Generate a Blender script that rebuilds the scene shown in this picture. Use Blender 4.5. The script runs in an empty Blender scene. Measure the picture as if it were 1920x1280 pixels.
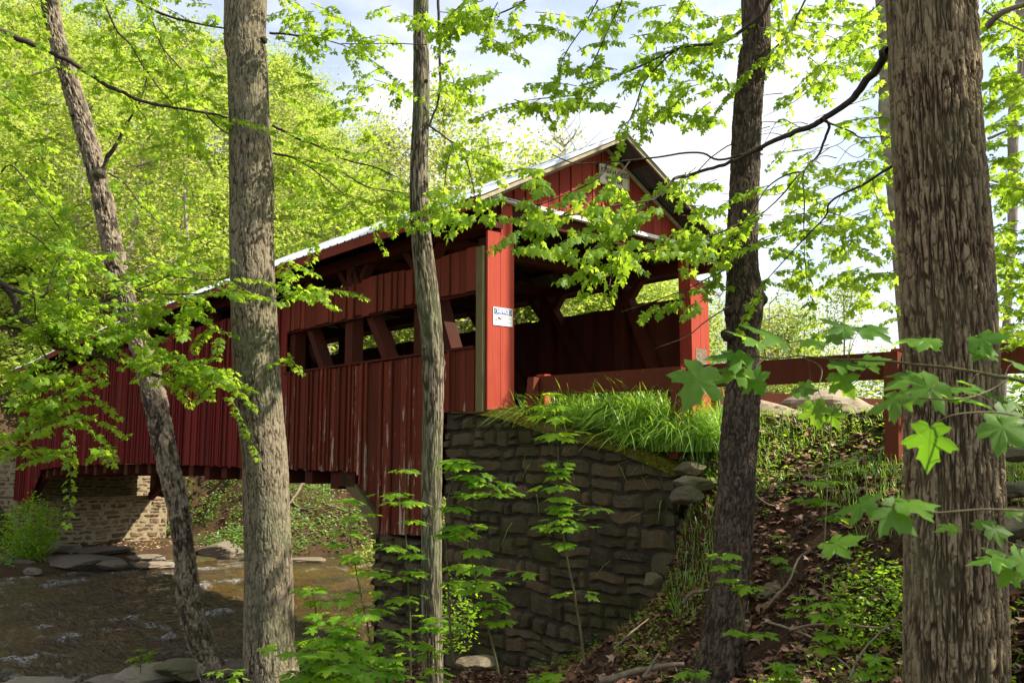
import bpy, math, random
import numpy as np
from mathutils import Vector
R = math.radians
rng = np.random.default_rng(7)
random.seed(7)
scene = bpy.context.scene
col = scene.collection

# ------------------------------------------------------------------ camera, sky, sun, exposure
F = 1600.0
PITCH = math.atan(198 / F)
cam_d = bpy.data.cameras.new("camera")
cam = bpy.data.objects.new("camera", cam_d); col.objects.link(cam)
cam.location = (0, 0, 0); cam.rotation_euler = (R(90) + PITCH, 0, 0)
cam_d.sensor_width = 36; cam_d.lens = 36 * F / 1920
cam_d.clip_start = 0.05; cam_d.clip_end = 2000
cam_d.dof.use_dof = True; cam_d.dof.focus_distance = 11; cam_d.dof.aperture_fstop = 8
scene.camera = cam
SUN = Vector((0.698, -0.055, 0.714)).normalized()
SUN_EL = math.asin(SUN.z); SUN_AZ = math.atan2(SUN.x, SUN.y)
sd = bpy.data.lights.new("sun", 'SUN'); sd.energy = 5.0; sd.angle = R(0.53); sd.color = (1, .92, .78)
so = bpy.data.objects.new("sun", sd); col.objects.link(so)
so.rotation_euler = SUN.to_track_quat('Z', 'Y').to_euler()
world = bpy.data.worlds.new("World"); scene.world = world; world.use_nodes = True
wt = world.node_tree; wt.nodes.clear()
def wn(t, **k):
    n = wt.nodes.new(t)
    for a_, v in k.items(): setattr(n, a_, v)
    return n
sky = wn("ShaderNodeTexSky", sky_type='NISHITA', sun_disc=False, sun_elevation=SUN_EL, sun_rotation=SUN_AZ)
tc = wn("ShaderNodeTexCoord"); mp = wn("ShaderNodeMapping"); mp.inputs['Scale'].default_value = (1, 1, 2.2)
nz = wn("ShaderNodeTexNoise"); nz.inputs['Scale'].default_value = 2.3; nz.inputs['Detail'].default_value = 7; nz.inputs['Roughness'].default_value = .55
rp = wn("ShaderNodeValToRGB"); rp.color_ramp.elements[0].position = .47; rp.color_ramp.elements[1].position = .68; rp.color_ramp.elements[0].color = (.30, .30, .30, 1)
cm = wn("ShaderNodeMixRGB"); cm.inputs[2].default_value = (11.0, 10.8, 10.5, 1)
bg = wn("ShaderNodeBackground"); bg.inputs[1].default_value = .06
wo = wn("ShaderNodeOutputWorld")
lk = wt.links.new
lk(tc.outputs['Generated'], mp.inputs[0]); lk(mp.outputs[0], nz.inputs[0]); lk(nz.outputs[0], rp.inputs[0])
lk(rp.outputs[0], cm.inputs[0]); sm = wn('ShaderNodeVectorMath', operation='SCALE'); sm.inputs['Scale'].default_value = 2.0; lk(sky.outputs[0], sm.inputs[0]); lk(sm.outputs[0], cm.inputs[1]); lk(cm.outputs[0], bg.inputs[0]); lk(bg.outputs[0], wo.inputs[0])
vs = scene.view_settings
vs.view_transform = 'Standard'; vs.look = 'None'; vs.exposure = 1.15; vs.gamma = 1
scene.cycles.max_bounces = 10; scene.cycles.diffuse_bounces = 5; scene.cycles.transmission_bounces = 4
scene.cycles.glossy_bounces = 3; scene.cycles.caustics_reflective = False; scene.cycles.caustics_refractive = False
scene.cycles.sample_clamp_indirect = 6

# ------------------------------------------------------------------ numeric helpers
CP, SP = math.cos(PITCH), math.sin(PITCH)
def ray(px, py):
    x = (px - 960) / F; v = (640 - py) / F
    return np.array([x, CP - v * SP, SP + v * CP])
def at(px, py, Y):                       # point at distance Y north of the camera
    r = ray(px, py); return r * (Y / r[1])
P1 = np.array([-.37, 11.8, 0.])
A = np.array([-.657, .754, 0.]); A /= np.linalg.norm(A)
W = np.array([.754, .657, 0.]); W /= np.linalg.norm(W)
UP = np.array([0, 0, 1.])
def L(s, t, z): return P1 + A * s + W * t + UP * z
def LA(q):                               # array of (s,t,z)
    q = np.asarray(q, float); return P1 + q[:, :1] * A + q[:, 1:2] * W + q[:, 2:3] * UP
def camber(s): return np.interp(s, [0, 12, 16, 21, 25, 30], [0, 0, -.04, -.18, -.38, -.46])

def _h(ix, iy, iz):
    n = (ix * 374761393 + iy * 668265263 + iz * 2147483647 + 1013) & 0xffffffff
    n = ((n ^ (n >> 13)) * 1274126177) & 0xffffffff
    return ((n ^ (n >> 16)) & 0xffff) / 65535.0
def vn(x, y, z=0.0):
    x, y, z = np.broadcast_arrays(np.asarray(x, float), np.asarray(y, float), np.asarray(z, float))
    ix, iy, iz = np.floor(x).astype(np.int64), np.floor(y).astype(np.int64), np.floor(z).astype(np.int64)
    fx, fy, fz = x - ix, y - iy, z - iz
    fx, fy, fz = [f * f * (3 - 2 * f) for f in (fx, fy, fz)]
    r = 0
    for a_ in (0, 1):
        for b in (0, 1):
            for c in (0, 1):
                r = r + _h(ix + a_, iy + b, iz + c) * (fx if a_ else 1 - fx) * (fy if b else 1 - fy) * (fz if c else 1 - fz)
    return r
def fbm(x, y, z=0.0, o=4):
    r, amp, f, tot = 0, 1, 1, 0
    for i in range(o):
        r = r + amp * vn(np.asarray(x) * f + 17.3 * i, np.asarray(y) * f + 5.1 * i, np.asarray(z) * f); tot += amp; amp *= .5; f *= 2.03
    return r / tot
def sst(x, a_, b):
    t = np.clip((np.asarray(x, float) - a_) / (b - a_), 0, 1); return t * t * (3 - 2 * t)
def norm(v): return v / np.maximum(np.linalg.norm(v, axis=-1, keepdims=True), 1e-9)

class MB:
    def __init__(s): s.v = []; s.f = []; s.n = 0; s.r = []; s.h = []; s.m = []; s.uv = None
    def add(s, V, Fc, rnd=0.5, h=0.5, mat=0):
        V = np.asarray(V, float).reshape(-1, 3); Fc = np.asarray(Fc, np.int64)
        s.v.append(V); s.f.append(Fc + s.n); s.n += len(V)
        s.r.append(np.broadcast_to(np.asarray(rnd, float), (len(V),))); s.h.append(np.broadcast_to(np.asarray(h, float), (len(V),)))
        s.m.append(np.full(len(Fc), mat))
        return s
    def build(s, name, mats, parent=None, smooth=False):
        me = bpy.data.meshes.new(name)
        V = np.concatenate(s.v); me.vertices.add(len(V)); me.vertices.foreach_set("co", V.astype(np.float32).ravel())
        li = np.concatenate([f.ravel() for f in s.f]); lt = np.concatenate([np.full(len(f), f.shape[1]) for f in s.f])
        me.loops.add(len(li)); me.loops.foreach_set("vertex_index", li.astype(np.int32))
        ls = np.concatenate([[0], np.cumsum(lt)[:-1]]); me.polygons.add(len(lt)); me.polygons.foreach_set("loop_start", ls.astype(np.int32))
        me.polygons.foreach_set("material_index", np.concatenate(s.m).astype(np.int32))
        me.polygons.foreach_set("use_smooth", np.full(len(lt), bool(smooth)))
        for nm, arr in (("rnd", s.r), ("h", s.h)):
            at_ = me.attributes.new(nm, 'FLOAT', 'POINT'); at_.data.foreach_set("value", np.concatenate(arr).astype(np.float32))
        if s.uv is not None:
            q = np.concatenate(s.uv); k0 = len(V) - len(q)
            if k0 == 0:
                for i_, nm in enumerate(("lx", "ly")): me.attributes.new(nm, 'FLOAT', 'POINT').data.foreach_set("value", q[:, i_].astype(np.float32))
        me.update(calc_edges=True)
        for m_ in (mats if isinstance(mats, (list, tuple)) else [mats]): me.materials.append(m_)
        o = bpy.data.objects.new(name, me); col.objects.link(o)
        if parent: o.parent = parent; o.matrix_parent_inverse = parent.matrix_world.inverted() if False else o.matrix_parent_inverse
        return o
def shift(o, root):                      # part meshes are written in world space: keep them there under an offset root
    o.parent = root; o.location = -Vector(root.location); return o
def thing(name, label, cat, loc=(0, 0, 0), group=None):
    o = bpy.data.objects.new(name, None); col.objects.link(o); o.location = tuple(loc); o.empty_display_size = .2
    o['label'] = label; o['category'] = cat
    if group: o['group'] = group
    return o
def part(mb, name, mat, root, smooth=False, label=None):
    o = mb.build(name, mat, None, smooth); shift(o, root)
    if label: o['label'] = label
    return o
def tag(o, label, cat, group=None, kind=None):
    o['label'] = label
    if kind: o['kind'] = kind
    else: o['category'] = cat
    if group: o['group'] = group
    return o

BOXF = np.array([[0, 1, 3, 2], [4, 6, 7, 5], [0, 4, 5, 1], [2, 3, 7, 6], [0, 2, 6, 4], [1, 5, 7, 3]])
def lbox(mb, s0, s1, t0, t1, z0, z1, rnd=None, cam_=True, mat=0, h=.5, step=2.2):
    n = max(1, int(math.ceil(abs(s1 - s0) / step))); ss = np.linspace(s0, s1, n + 1)
    if rnd is None: rnd = rng.random()
    z0a = np.broadcast_to(z0, (2,)); z1a = np.broadcast_to(z1, (2,))
    V = []
    for s in ss:
        k = (s - s0) / (s1 - s0 + 1e-9); c = camber(s) if cam_ else 0
        a0 = z0a[0] + (z0a[1] - z0a[0]) * k + c; a1 = z1a[0] + (z1a[1] - z1a[0]) * k + c
        V += [(s, t0, a0), (s, t1, a0), (s, t1, a1), (s, t0, a1)]
    Fc = []
    for i in range(n):
        b = 4 * i
        for j in range(4): Fc.append([b + j, b + 4 + j, b + 4 + (j + 1) % 4, b + (j + 1) % 4])
    Fc.append([0, 1, 2, 3]); b = 4 * n; Fc.append([b + 3, b + 2, b + 1, b])
    mb.add(LA(V), Fc, rnd, h, mat)
def beam(mb, p, q, wd, dp, ref=UP, rnd=None, mat=0):     # rectangular bar between two world points
    p = np.asarray(p, float); q = np.asarray(q, float); d = norm(q - p); x = norm(np.cross(d, ref)); y = np.cross(x, d)
    V = [e + sx * x * wd / 2 + sy * y * dp / 2 for e in (p, q) for sx, sy in ((-1, -1), (1, -1), (1, 1), (-1, 1))]
    Fc = [[j, 4 + j, 4 + (j + 1) % 4, (j + 1) % 4] for j in range(4)] + [[0, 1, 2, 3], [7, 6, 5, 4]]
    mb.add(V, Fc, rng.random() if rnd is None else rnd, .5, mat)
def catmull(P, n):
    P = np.asarray(P, float); P = np.vstack([2 * P[0] - P[1], P, 2 * P[-1] - P[-2]])
    out = []
    m = len(P) - 3; ts = np.linspace(0, m, n)
    for t in ts:
        i = min(int(t), m - 1); u = t - i; a0, b, c, d = P[i:i + 4]
        out.append(.5 * ((2 * b) + (-a0 + c) * u + (2 * a0 - 5 * b + 4 * c - d) * u * u + (-a0 + 3 * b - 3 * c + d) * u ** 3))
    return np.array(out)
def frames(C):
    T = norm(np.gradient(C, axis=0)); x = np.cross(T[0], [0.13, .9, .2]); x /= np.linalg.norm(x); X = []
    for t in T: x = x - t * (x @ t); x = x / np.linalg.norm(x); X.append(x)
    X = np.array(X); return T, X, np.cross(T, X)
def grid_faces(m, n, wrap=True):
    i = np.arange(m - 1)[:, None]; j = np.arange(n if wrap else n - 1)[None, :]; j2 = (j + 1) % n
    return np.stack([i * n + j, i * n + j2, (i + 1) * n + j2, (i + 1) * n + j], -1).reshape(-1, 4)
def tube(mb, C, rad, n=6, rnd=.5):
    C = np.asarray(C, float); rad = np.broadcast_to(rad, (len(C),)); T, X, Y = frames(C)
    th = np.linspace(0, 2 * np.pi, n, endpoint=False)
    V = C[:, None] + rad[:, None, None] * (np.cos(th)[None, :, None] * X[:, None] + np.sin(th)[None, :, None] * Y[:, None])
    mb.add(V, grid_faces(len(C), n), rnd, .5)

# ------------------------------------------------------------------ materials
def mat(name):
    m = bpy.data.materials.new(name); m.use_nodes = True; nt = m.node_tree; nt.nodes.clear()
    out = nt.nodes.new("ShaderNodeOutputMaterial"); return m, nt, out
def N(nt, t, ins=None, **k):
    n = nt.nodes.new(t)
    for a_, v in k.items(): setattr(n, a_, v)
    for a_, v in (ins or {}).items():
        if isinstance(v, bpy.types.NodeSocket): nt.links.new(v, n.inputs[a_])
        else: n.inputs[a_].default_value = v
    return n
def C4(c): return (c[0], c[1], c[2], 1)
def ramp(nt, fac, stops, interp='LINEAR'):
    n = N(nt, "ShaderNodeValToRGB", {0: fac}); cr = n.color_ramp; cr.interpolation = interp
    while len(cr.elements) < len(stops): cr.elements.new(.5)
    for e, (p, c) in zip(cr.elements, stops): e.position = p; e.color = C4(c) if hasattr(c, '__len__') else (c, c, c, 1)
    return n.outputs[0]
def noise(nt, scale, det=4, vec=None, sc=None, rough=.55, obj=True):
    tc = N(nt, "ShaderNodeNewGeometry").outputs['Position'] if vec is None else vec
    if sc: tc = N(nt, "ShaderNodeMapping", {0: tc, 'Scale': sc}).outputs[0]
    return N(nt, "ShaderNodeTexNoise", {'Vector': tc, 'Scale': scale, 'Detail': det, 'Roughness': rough}).outputs[0]
def mix(nt, f, a_, b, mode='MIX'):
    return N(nt, "ShaderNodeMixRGB", {0: f, 1: C4(a_) if isinstance(a_, tuple) else a_, 2: C4(b) if isinstance(b, tuple) else b}, blend_type=mode).outputs[0]
def attr(nt, n): return N(nt, "ShaderNodeAttribute", attribute_name=n).outputs['Fac']
def math_(nt, op, a_, b=0.0, c=0.0):
    n = N(nt, "ShaderNodeMath", {0: a_, 1: b}, operation=op)
    if op in ('MULTIPLY_ADD',): n.inputs[2].default_value = c
    return n.outputs[0]
def pbsdf(nt, out, colr, rough=.8, bump=None, bs=.3, bd=.02, spec=.3, metal=0):
    p = N(nt, "ShaderNodeBsdfPrincipled", {'Base Color': C4(colr) if isinstance(colr, tuple) else colr, 'Roughness': rough, 'Metallic': metal, 'Specular IOR Level': spec})
    if bump is not None:
        b = N(nt, "ShaderNodeBump", {'Height': bump, 'Strength': bs, 'Distance': bd}); nt.links.new(b.outputs[0], p.inputs['Normal'])
    nt.links.new(p.outputs[0], out.inputs[0]); return p

def leaf_mat(name, c_lo, c_hi, t_lo, t_hi, trans=.5, gloss=.05, veins=False):
    m, nt, out = mat(name); r = attr(nt, "rnd")
    big = noise(nt, .9, 2); r2 = math_(nt, 'ADD', math_(nt, 'MULTIPLY', r, .75), math_(nt, 'MULTIPLY_ADD', big, .6, -.17))
    cd, ct = ramp(nt, r2, [(0, c_lo), (1, c_hi)]), ramp(nt, r2, [(0, t_lo), (1, t_hi)])
    if veins:
        lx, ly = math_(nt, 'ABSOLUTE', attr(nt, "lx")), attr(nt, "ly"); ang = math_(nt, 'ARCTAN2', lx, ly)
        rr = math_(nt, 'SQRT', math_(nt, 'ADD', math_(nt, 'MULTIPLY', lx, lx), math_(nt, 'MULTIPLY', ly, ly)))
        dm = math_(nt, 'MINIMUM', math_(nt, 'MINIMUM', ang, math_(nt, 'ABSOLUTE', math_(nt, 'SUBTRACT', ang, .98))), math_(nt, 'ABSOLUTE', math_(nt, 'SUBTRACT', ang, 1.75)))
        v = ramp(nt, math_(nt, 'MULTIPLY', dm, rr), [(.006, 1), (.022, 0)])
        dd = math_(nt, 'MULTIPLY', dm, rr); w_ = math_(nt, 'PINGPONG', math_(nt, 'SUBTRACT', rr, math_(nt, 'MULTIPLY', dd, 1.1)), .045)
        v2 = math_(nt, 'MULTIPLY', ramp(nt, w_, [(.0, 1), (.012, 0)]), .45); bl = noise(nt, 45, 4)
        vv = math_(nt, 'MAXIMUM', v, v2)
        cd = mix(nt, math_(nt, 'MULTIPLY', vv, .5), mix(nt, ramp(nt, bl, [(.35, .35), (.65, 0)]), cd, tuple(x * .5 for x in c_lo)), (.16, .26, .07)); ct = mix(nt, math_(nt, 'MULTIPLY', vv, .7), mix(nt, ramp(nt, bl, [(.35, .3), (.65, 0)]), ct, t_lo), tuple(x * .45 for x in t_lo))
    d = N(nt, "ShaderNodeBsdfDiffuse", {'Color': cd})
    t = N(nt, "ShaderNodeBsdfTranslucent", {'Color': ct})
    g = N(nt, "ShaderNodeBsdfGlossy", {'Color': (1, 1, 1, 1), 'Roughness': .5})
    s1 = N(nt, "ShaderNodeMixShader", {0: trans, 1: d.outputs[0], 2: t.outputs[0]})
    s2 = N(nt, "ShaderNodeMixShader", {0: gloss, 1: s1.outputs[0], 2: g.outputs[0]})
    nt.links.new(s2.outputs[0], out.inputs[0]); return m
M = {}
M['leaf'] = leaf_mat("maple_leaf", (.06, .15, .008), (.19, .31, .018), (.34, .58, .02), (.66, .84, .07), gloss=.012)
M['leaf_dark'] = leaf_mat("understory_leaf", (.085, .20, .008), (.20, .35, .015), (.32, .60, .015), (.62, .82, .04), gloss=.02)
M['leaf_near'] = leaf_mat("near_leaf", (.05, .15, .010), (.11, .24, .015), (.20, .46, .02), (.42, .66, .04), gloss=.015, veins=True)
M['leaf_hill'] = leaf_mat("hill_leaf", (.15, .23, .03), (.33, .38, .07), (.40, .58, .05), (.66, .74, .13), gloss=.02)  # this and spring_leaf are paled: hillside haze put into the leaf colour
M['leaf_spring'] = leaf_mat("spring_leaf", (.20, .24, .05), (.32, .31, .09), (.48, .56, .11), (.66, .64, .18), gloss=.02)
M['grass'] = leaf_mat("grass_blade", (.10, .24, .01), (.24, .42, .03), (.38, .66, .03), (.6, .85, .06), trans=.4, gloss=.07)
M['shrub'] = leaf_mat("shrub_leaf", (.06, .17, .02), (.14, .28, .04), (.2, .46, .03), (.36, .6, .06))
def litter_mat():
    m, nt, out = mat("dry_leaf"); r = attr(nt, "rnd")
    c = ramp(nt, r, [(0, (.045, .018, .010)), (.45, (.15, .06, .03)), (.8, (.29, .15, .085)), (1, (.45, .30, .2))])
    pbsdf(nt, out, c, .6, spec=.35); return m
M['litter'] = litter_mat()

def bark_mat(name, dark, mid, light, lichen, lich_amt=.5, sc=9):
    m, nt, out = mat(name); h = attr(nt, "h")
    n1 = noise(nt, sc * 2.5, 6, sc=(1, 1, .45)); n2 = noise(nt, 2.3, 5, sc=(1, 1, .7)); n3 = noise(nt, 40, 3, sc=(1, 1, .3))
    hh = math_(nt, 'ADD', math_(nt, 'MULTIPLY', h, .9), math_(nt, 'MULTIPLY_ADD', n1, .32, -.12))
    c = ramp(nt, hh, [(.10, tuple(x * .6 for x in dark)), (.26, dark), (.46, mid), (.85, light)])
    lm = math_(nt, 'MULTIPLY', ramp(nt, n2, [(.46, 0), (.62, 1)]), lich_amt)
    c = mix(nt, lm, c, mix(nt, ramp(nt, n1, [(.3, 0), (.7, 1)]), tuple(x * .55 for x in lichen), lichen))
    c = mix(nt, ramp(nt, n3, [(.35, .4), (.55, 0)]), c, dark)
    pbsdf(nt, out, c, .9, bump=math_(nt, 'ADD', n1, n3), bs=.9, bd=.014, spec=.15); return m
M['bark_maple'] = bark_mat("maple_bark", (.036, .028, .018), (.125, .10, .064), (.25, .205, .14), (.15, .17, .09), .5)
M['bark_dark'] = bark_mat("dark_bark", (.018, .013, .009), (.058, .041, .028), (.135, .10, .07), (.10, .11, .06), .15)
M['bark_oak'] = bark_mat("furrowed_bark", (.052, .036, .020), (.145, .105, .060), (.27, .21, .122), (.20, .19, .09), .4)
M['bark_birch'] = bark_mat("peeling_bark", (.045, .033, .023), (.14, .108, .076), (.30, .245, .18), (.20, .20, .11), .35)
M['bark_slim'] = bark_mat("slim_bark", (.055, .045, .03), (.15, .122, .082), (.25, .21, .15), (.15, .19, .08), .45)
def flat_noise(name, c1, c2, sc=6, rough=.85, bs=.4, map_=None, spec=.3, det=6, bd=.02):
    m, nt, out = mat(name); n = noise(nt, sc, det, sc=map_)
    pbsdf(nt, out, ramp(nt, n, [(.3, c1), (.7, c2)]), rough, bump=n, bs=bs, bd=bd, spec=spec); return m
M['twig'] = flat_noise("twig_bark", (.025, .018, .012), (.07, .052, .036), 25)
M['twig_green'] = flat_noise("young_stem", (.06, .06, .02), (.13, .11, .05), 25)
M['deadwood'] = flat_noise("dead_wood", (.10, .075, .05), (.25, .19, .13), 20, map_=(1, 1, 1))
M['pale_bark'] = flat_noise("pale_bark", (.16, .13, .10), (.36, .31, .25), 9)

def paint_mat(name, c1, c2, peel=0., peel_c=(.42, .36, .27), wood=(.08, .035, .02), rough=.65):
    m, nt, out = mat(name); r = attr(nt, "rnd")
    P = N(nt, "ShaderNodeNewGeometry").outputs['Position']
    g = noise(nt, 14, 6, sc=(1, 1, .07)); n = noise(nt, 1.6, 5); g2 = noise(nt, 30, 3, sc=(1, 1, .05))
    c = ramp(nt, math_(nt, 'ADD', math_(nt, 'MULTIPLY', r, .6), math_(nt, 'MULTIPLY', g, .5)), [(.15, c1), (.9, c2)])
    c = mix(nt, ramp(nt, n, [(.45, 0), (.75, .45)]), c, wood)
    c = mix(nt, ramp(nt, g2, [(.30, .6), (.42, 0)]), c, wood)
    if peel:
        k = N(nt, "ShaderNodeMapping", {0: P, 'Scale': (1, 1, .12)}).outputs[0]
        pn = N(nt, "ShaderNodeTexNoise", {'Vector': k, 'Scale': 13., 'Detail': 7., 'Roughness': .7}).outputs[0]
        q = math_(nt, 'ADD', pn, math_(nt, 'MULTIPLY', math_(nt, 'SUBTRACT', r, .5), .14))
        hz = N(nt, "ShaderNodeSeparateXYZ", {0: P}).outputs['Z']
        low = N(nt, "ShaderNodeMapRange", {0: hz, 1: 1.4, 2: -1.2, 3: -.03, 4: .05}).outputs[0]
        q = math_(nt, 'ADD', q, math_(nt, 'MULTIPLY', low, peel))
        c = mix(nt, ramp(nt, q, [(.625, 0), (.66, .85)]), c, peel_c)
    pbsdf(nt, out, c, .82, bump=math_(nt, 'ADD', g, g2), bs=.5, bd=.01, spec=.1); return m
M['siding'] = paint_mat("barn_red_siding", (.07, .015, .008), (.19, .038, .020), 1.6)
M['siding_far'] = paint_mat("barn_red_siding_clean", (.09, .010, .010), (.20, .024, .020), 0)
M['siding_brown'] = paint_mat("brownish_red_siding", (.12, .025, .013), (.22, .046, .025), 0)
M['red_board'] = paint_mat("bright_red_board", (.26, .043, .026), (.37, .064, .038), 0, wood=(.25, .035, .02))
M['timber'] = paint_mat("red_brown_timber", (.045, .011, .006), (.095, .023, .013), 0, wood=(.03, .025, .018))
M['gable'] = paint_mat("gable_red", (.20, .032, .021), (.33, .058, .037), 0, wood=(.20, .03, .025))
M['old_wood'] = paint_mat("greenish_bare_wood", (.10, .085, .035), (.21, .18, .085), 0, wood=(.07, .03, .02))
M['rail'] = paint_mat("rail_brown", (.09, .022, .012), (.15, .04, .021), 0, wood=(.08, .03, .018))
M['tan'] = flat_noise("tan_trim", (.28, .225, .15), (.42, .35, .24), 8)
M['white_trim'] = flat_noise("pale_trim", (.6, .59, .57), (.78, .77, .74), 9)
def metal_roof():
    m, nt, out = mat("metal_roof"); n = noise(nt, 3, 5); n2 = noise(nt, .8, 3)
    c = mix(nt, ramp(nt, n2, [(.4, 0), (.7, .5)]), ramp(nt, n, [(.3, (.48, .53, .58)), (.7, (.62, .66, .70))]), (.42, .44, .46))
    pbsdf(nt, out, c, .38, metal=.35, bump=n, bs=.1, bd=.01, spec=.5); return m
M['roof'] = metal_roof()
M['roof_under'] = flat_noise('shaded_metal_underside', (.035, .032, .035), (.09, .085, .09), 5, rough=.6)  # darker copy of the roof metal: shade under the roof put into colour
def text_mat(name, c, rough=.6):
    m, nt, out = mat(name); n = noise(nt, 40, 3); pbsdf(nt, out, mix(nt, ramp(nt, n, [(.3, 0), (.8, .25)]), c, tuple(x * .7 for x in c)), rough); return m
M['cream'] = text_mat("cream_paint", (.66, .60, .42)); M['white'] = text_mat("white_paint", (.8, .8, .8)); M['black'] = text_mat("black_paint", (.03, .03, .03))
M['blue'] = text_mat("blue_paint", (.03, .05, .32)); M['grey_ink'] = text_mat("grey_ink", (.35, .35, .38)); M['redink'] = text_mat("red_ink", (.5, .05, .05))
def stone_mat(name, cols, moss=.3, mossc=(.055, .06, .012), wet=None):
    m, nt, out = mat(name); r = attr(nt, "rnd"); n = noise(nt, 7, 7, rough=.65); n2 = noise(nt, 1.4, 5); n3 = noise(nt, 30, 4)
    q = math_(nt, 'ADD', math_(nt, 'MULTIPLY', r, .7), math_(nt, 'MULTIPLY_ADD', n, .7, -.2))
    c = ramp(nt, q, [(i / (len(cols) - 1), k) for i, k in enumerate(cols)])
    c = mix(nt, math_(nt, 'MULTIPLY', ramp(nt, n3, [(.62, 0), (.72, 1)]), .35), c, (.34, .32, .26))
    c = mix(nt, math_(nt, 'MULTIPLY', ramp(nt, math_(nt, 'ADD', math_(nt, 'MULTIPLY', n2, .7), math_(nt, 'MULTIPLY', n, .3)), [(.48, 0), (.6, 1)]), moss), c, mossc)
    pbsdf(nt, out, c, .85, bump=math_(nt, 'ADD', n, math_(nt, 'MULTIPLY', n3, .4)), bs=.6, bd=.03, spec=.3); return m
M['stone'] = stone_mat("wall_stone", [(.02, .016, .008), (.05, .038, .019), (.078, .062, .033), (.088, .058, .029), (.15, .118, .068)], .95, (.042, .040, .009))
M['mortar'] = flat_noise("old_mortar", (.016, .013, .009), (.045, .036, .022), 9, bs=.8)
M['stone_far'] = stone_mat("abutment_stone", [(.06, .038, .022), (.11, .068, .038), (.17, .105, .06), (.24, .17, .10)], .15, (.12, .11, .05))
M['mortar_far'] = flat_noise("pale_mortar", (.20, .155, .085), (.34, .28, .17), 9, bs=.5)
M['rock'] = stone_mat("river_rock", [(.08, .065, .048), (.15, .12, .09), (.26, .215, .165)], .3, (.10, .11, .04))
M['boulder'] = stone_mat("boulder_stone", [(.10, .07, .045), (.20, .14, .09), (.33, .27, .20)], .25, (.12, .12, .05))
M['mossrock'] = stone_mat("mossy_rock", [(.07, .055, .038), (.12, .095, .062), (.19, .15, .10)], .6, (.07, .085, .015))
def moss_mat():
    m, nt, out = mat("moss"); n = noise(nt, 26, 6); n2 = noise(nt, 3, 4)
    c = ramp(nt, n, [(.3, (.03, .03, .006)), (.55, (.08, .07, .010)), (.75, (.19, .15, .02))])
    c = mix(nt, ramp(nt, n2, [(.55, 0), (.68, .8)]), c, (.12, .085, .05))
    pbsdf(nt, out, c, 1, bump=n, bs=1, bd=.03, spec=.05); return m
M['moss'] = moss_mat()
def ground_mat():
    m, nt, out = mat("forest_ground"); h = attr(nt, "h"); r = attr(nt, "rnd")
    n = noise(nt, 9, 8, rough=.7); n2 = noise(nt, 1.1, 5); n3 = noise(nt, 34, 5, rough=.7)
    soil = ramp(nt, n3, [(.25, (.022, .013, .008)), (.5, (.075, .04, .022)), (.75, (.16, .09, .05))])
    soil = mix(nt, ramp(nt, n, [(.45, 0), (.6, .6)]), soil, (.05, .032, .02))
    green = ramp(nt, n3, [(.3, (.03, .06, .01)), (.7, (.10, .17, .03))])
    gm = math_(nt, 'ADD', math_(nt, 'MULTIPLY', n, .5), math_(nt, 'MULTIPLY', n2, .5))
    gm = math_(nt, 'ADD', gm, math_(nt, 'MULTIPLY_ADD', h, .6, -.3))
    c = mix(nt, ramp(nt, gm, [(.46, 0), (.6, 1)]), soil, green)
    road = ramp(nt, n3, [(.3, (.16, .12, .085)), (.7, (.30, .23, .17))])
    c = mix(nt, r, c, road)
    pbsdf(nt, out, c, .95, bump=math_(nt, 'ADD', n, n3), bs=.9, bd=.06, spec=.15); return m
M['ground'] = ground_mat()
def water_mat():
    m, nt, out = mat("river_water"); h = attr(nt, "h")
    n = noise(nt, 5.5, 5, sc=(.8, 1.6, 1)); n3 = noise(nt, 17, 4, sc=(.8, 1.5, 1)); n4 = noise(nt, .5, 3)
    body = ramp(nt, n4, [(.35, (.040, .026, .008)), (.65, (.105, .062, .014))])
    fm = math_(nt, 'MULTIPLY', h, ramp(nt, n3, [(.42, 0), (.62, 1)]))
    c = mix(nt, fm, body, (.62, .64, .64))
    rgh = math_(nt, 'MULTIPLY_ADD', fm, .5, .07)
    p = pbsdf(nt, out, c, .08, bump=math_(nt, 'ADD', n, math_(nt, 'MULTIPLY', n3, .45)), bs=.9, bd=.26, spec=.8)
    nt.links.new(rgh, p.inputs['Roughness']); p.inputs['IOR'].default_value = 1.33; return m
M['water'] = water_mat()

# ------------------------------------------------------------------ terrain
ctrl = np.array([
 (0, 0, -1.6), (-2, 0, -2.0), (3, 0, -1.1), (-6, 0, -3.0), (7, -1, .1), (0, -6, -1.6), (-8, -6, -3), (8, -8, 0),
 (1.45, 6, -1.66), (-.8, 8.5, -2.75), (-2.4, 8.3, -3.0), (-2.4, 4, -2.5), (0, 4, -1.9), (1.73, 9.0, -1.35), (1.1, 9.7, -2.1), (.4, 10.2, -2.6), (-.4, 10.5, -2.9),
 (1.7, 8, -1.5), (.95, 8, -2.05), (0, 8, -2.5), (2.5, 7.5, -.85), (2.9, 8.5, -.3), (2.2, 5.5, -1.3), (2.5, 4.5, -1.35), (4, 4, -.85), (6, 3.5, .1), (4.2, 6, -.4),
 (3.4, 7.7, .0), (-5, 10, -3.2), (-5, 13.2, -3.55), (-9, 13.3, -3.6), (-7, 9, -3.2), (-12, 11, -3.6), (-12, 5, -3.2), (-3, 13.0, -3.4), (-1.5, 12, -3.2), (-18, 10, -3.6), (-2.0, 10.6, -3.1),
 (5, 10, .3), (8, 8, .3), (12, 12, .3), (14, 4, .4), (20, 0, .6)], float)
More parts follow.
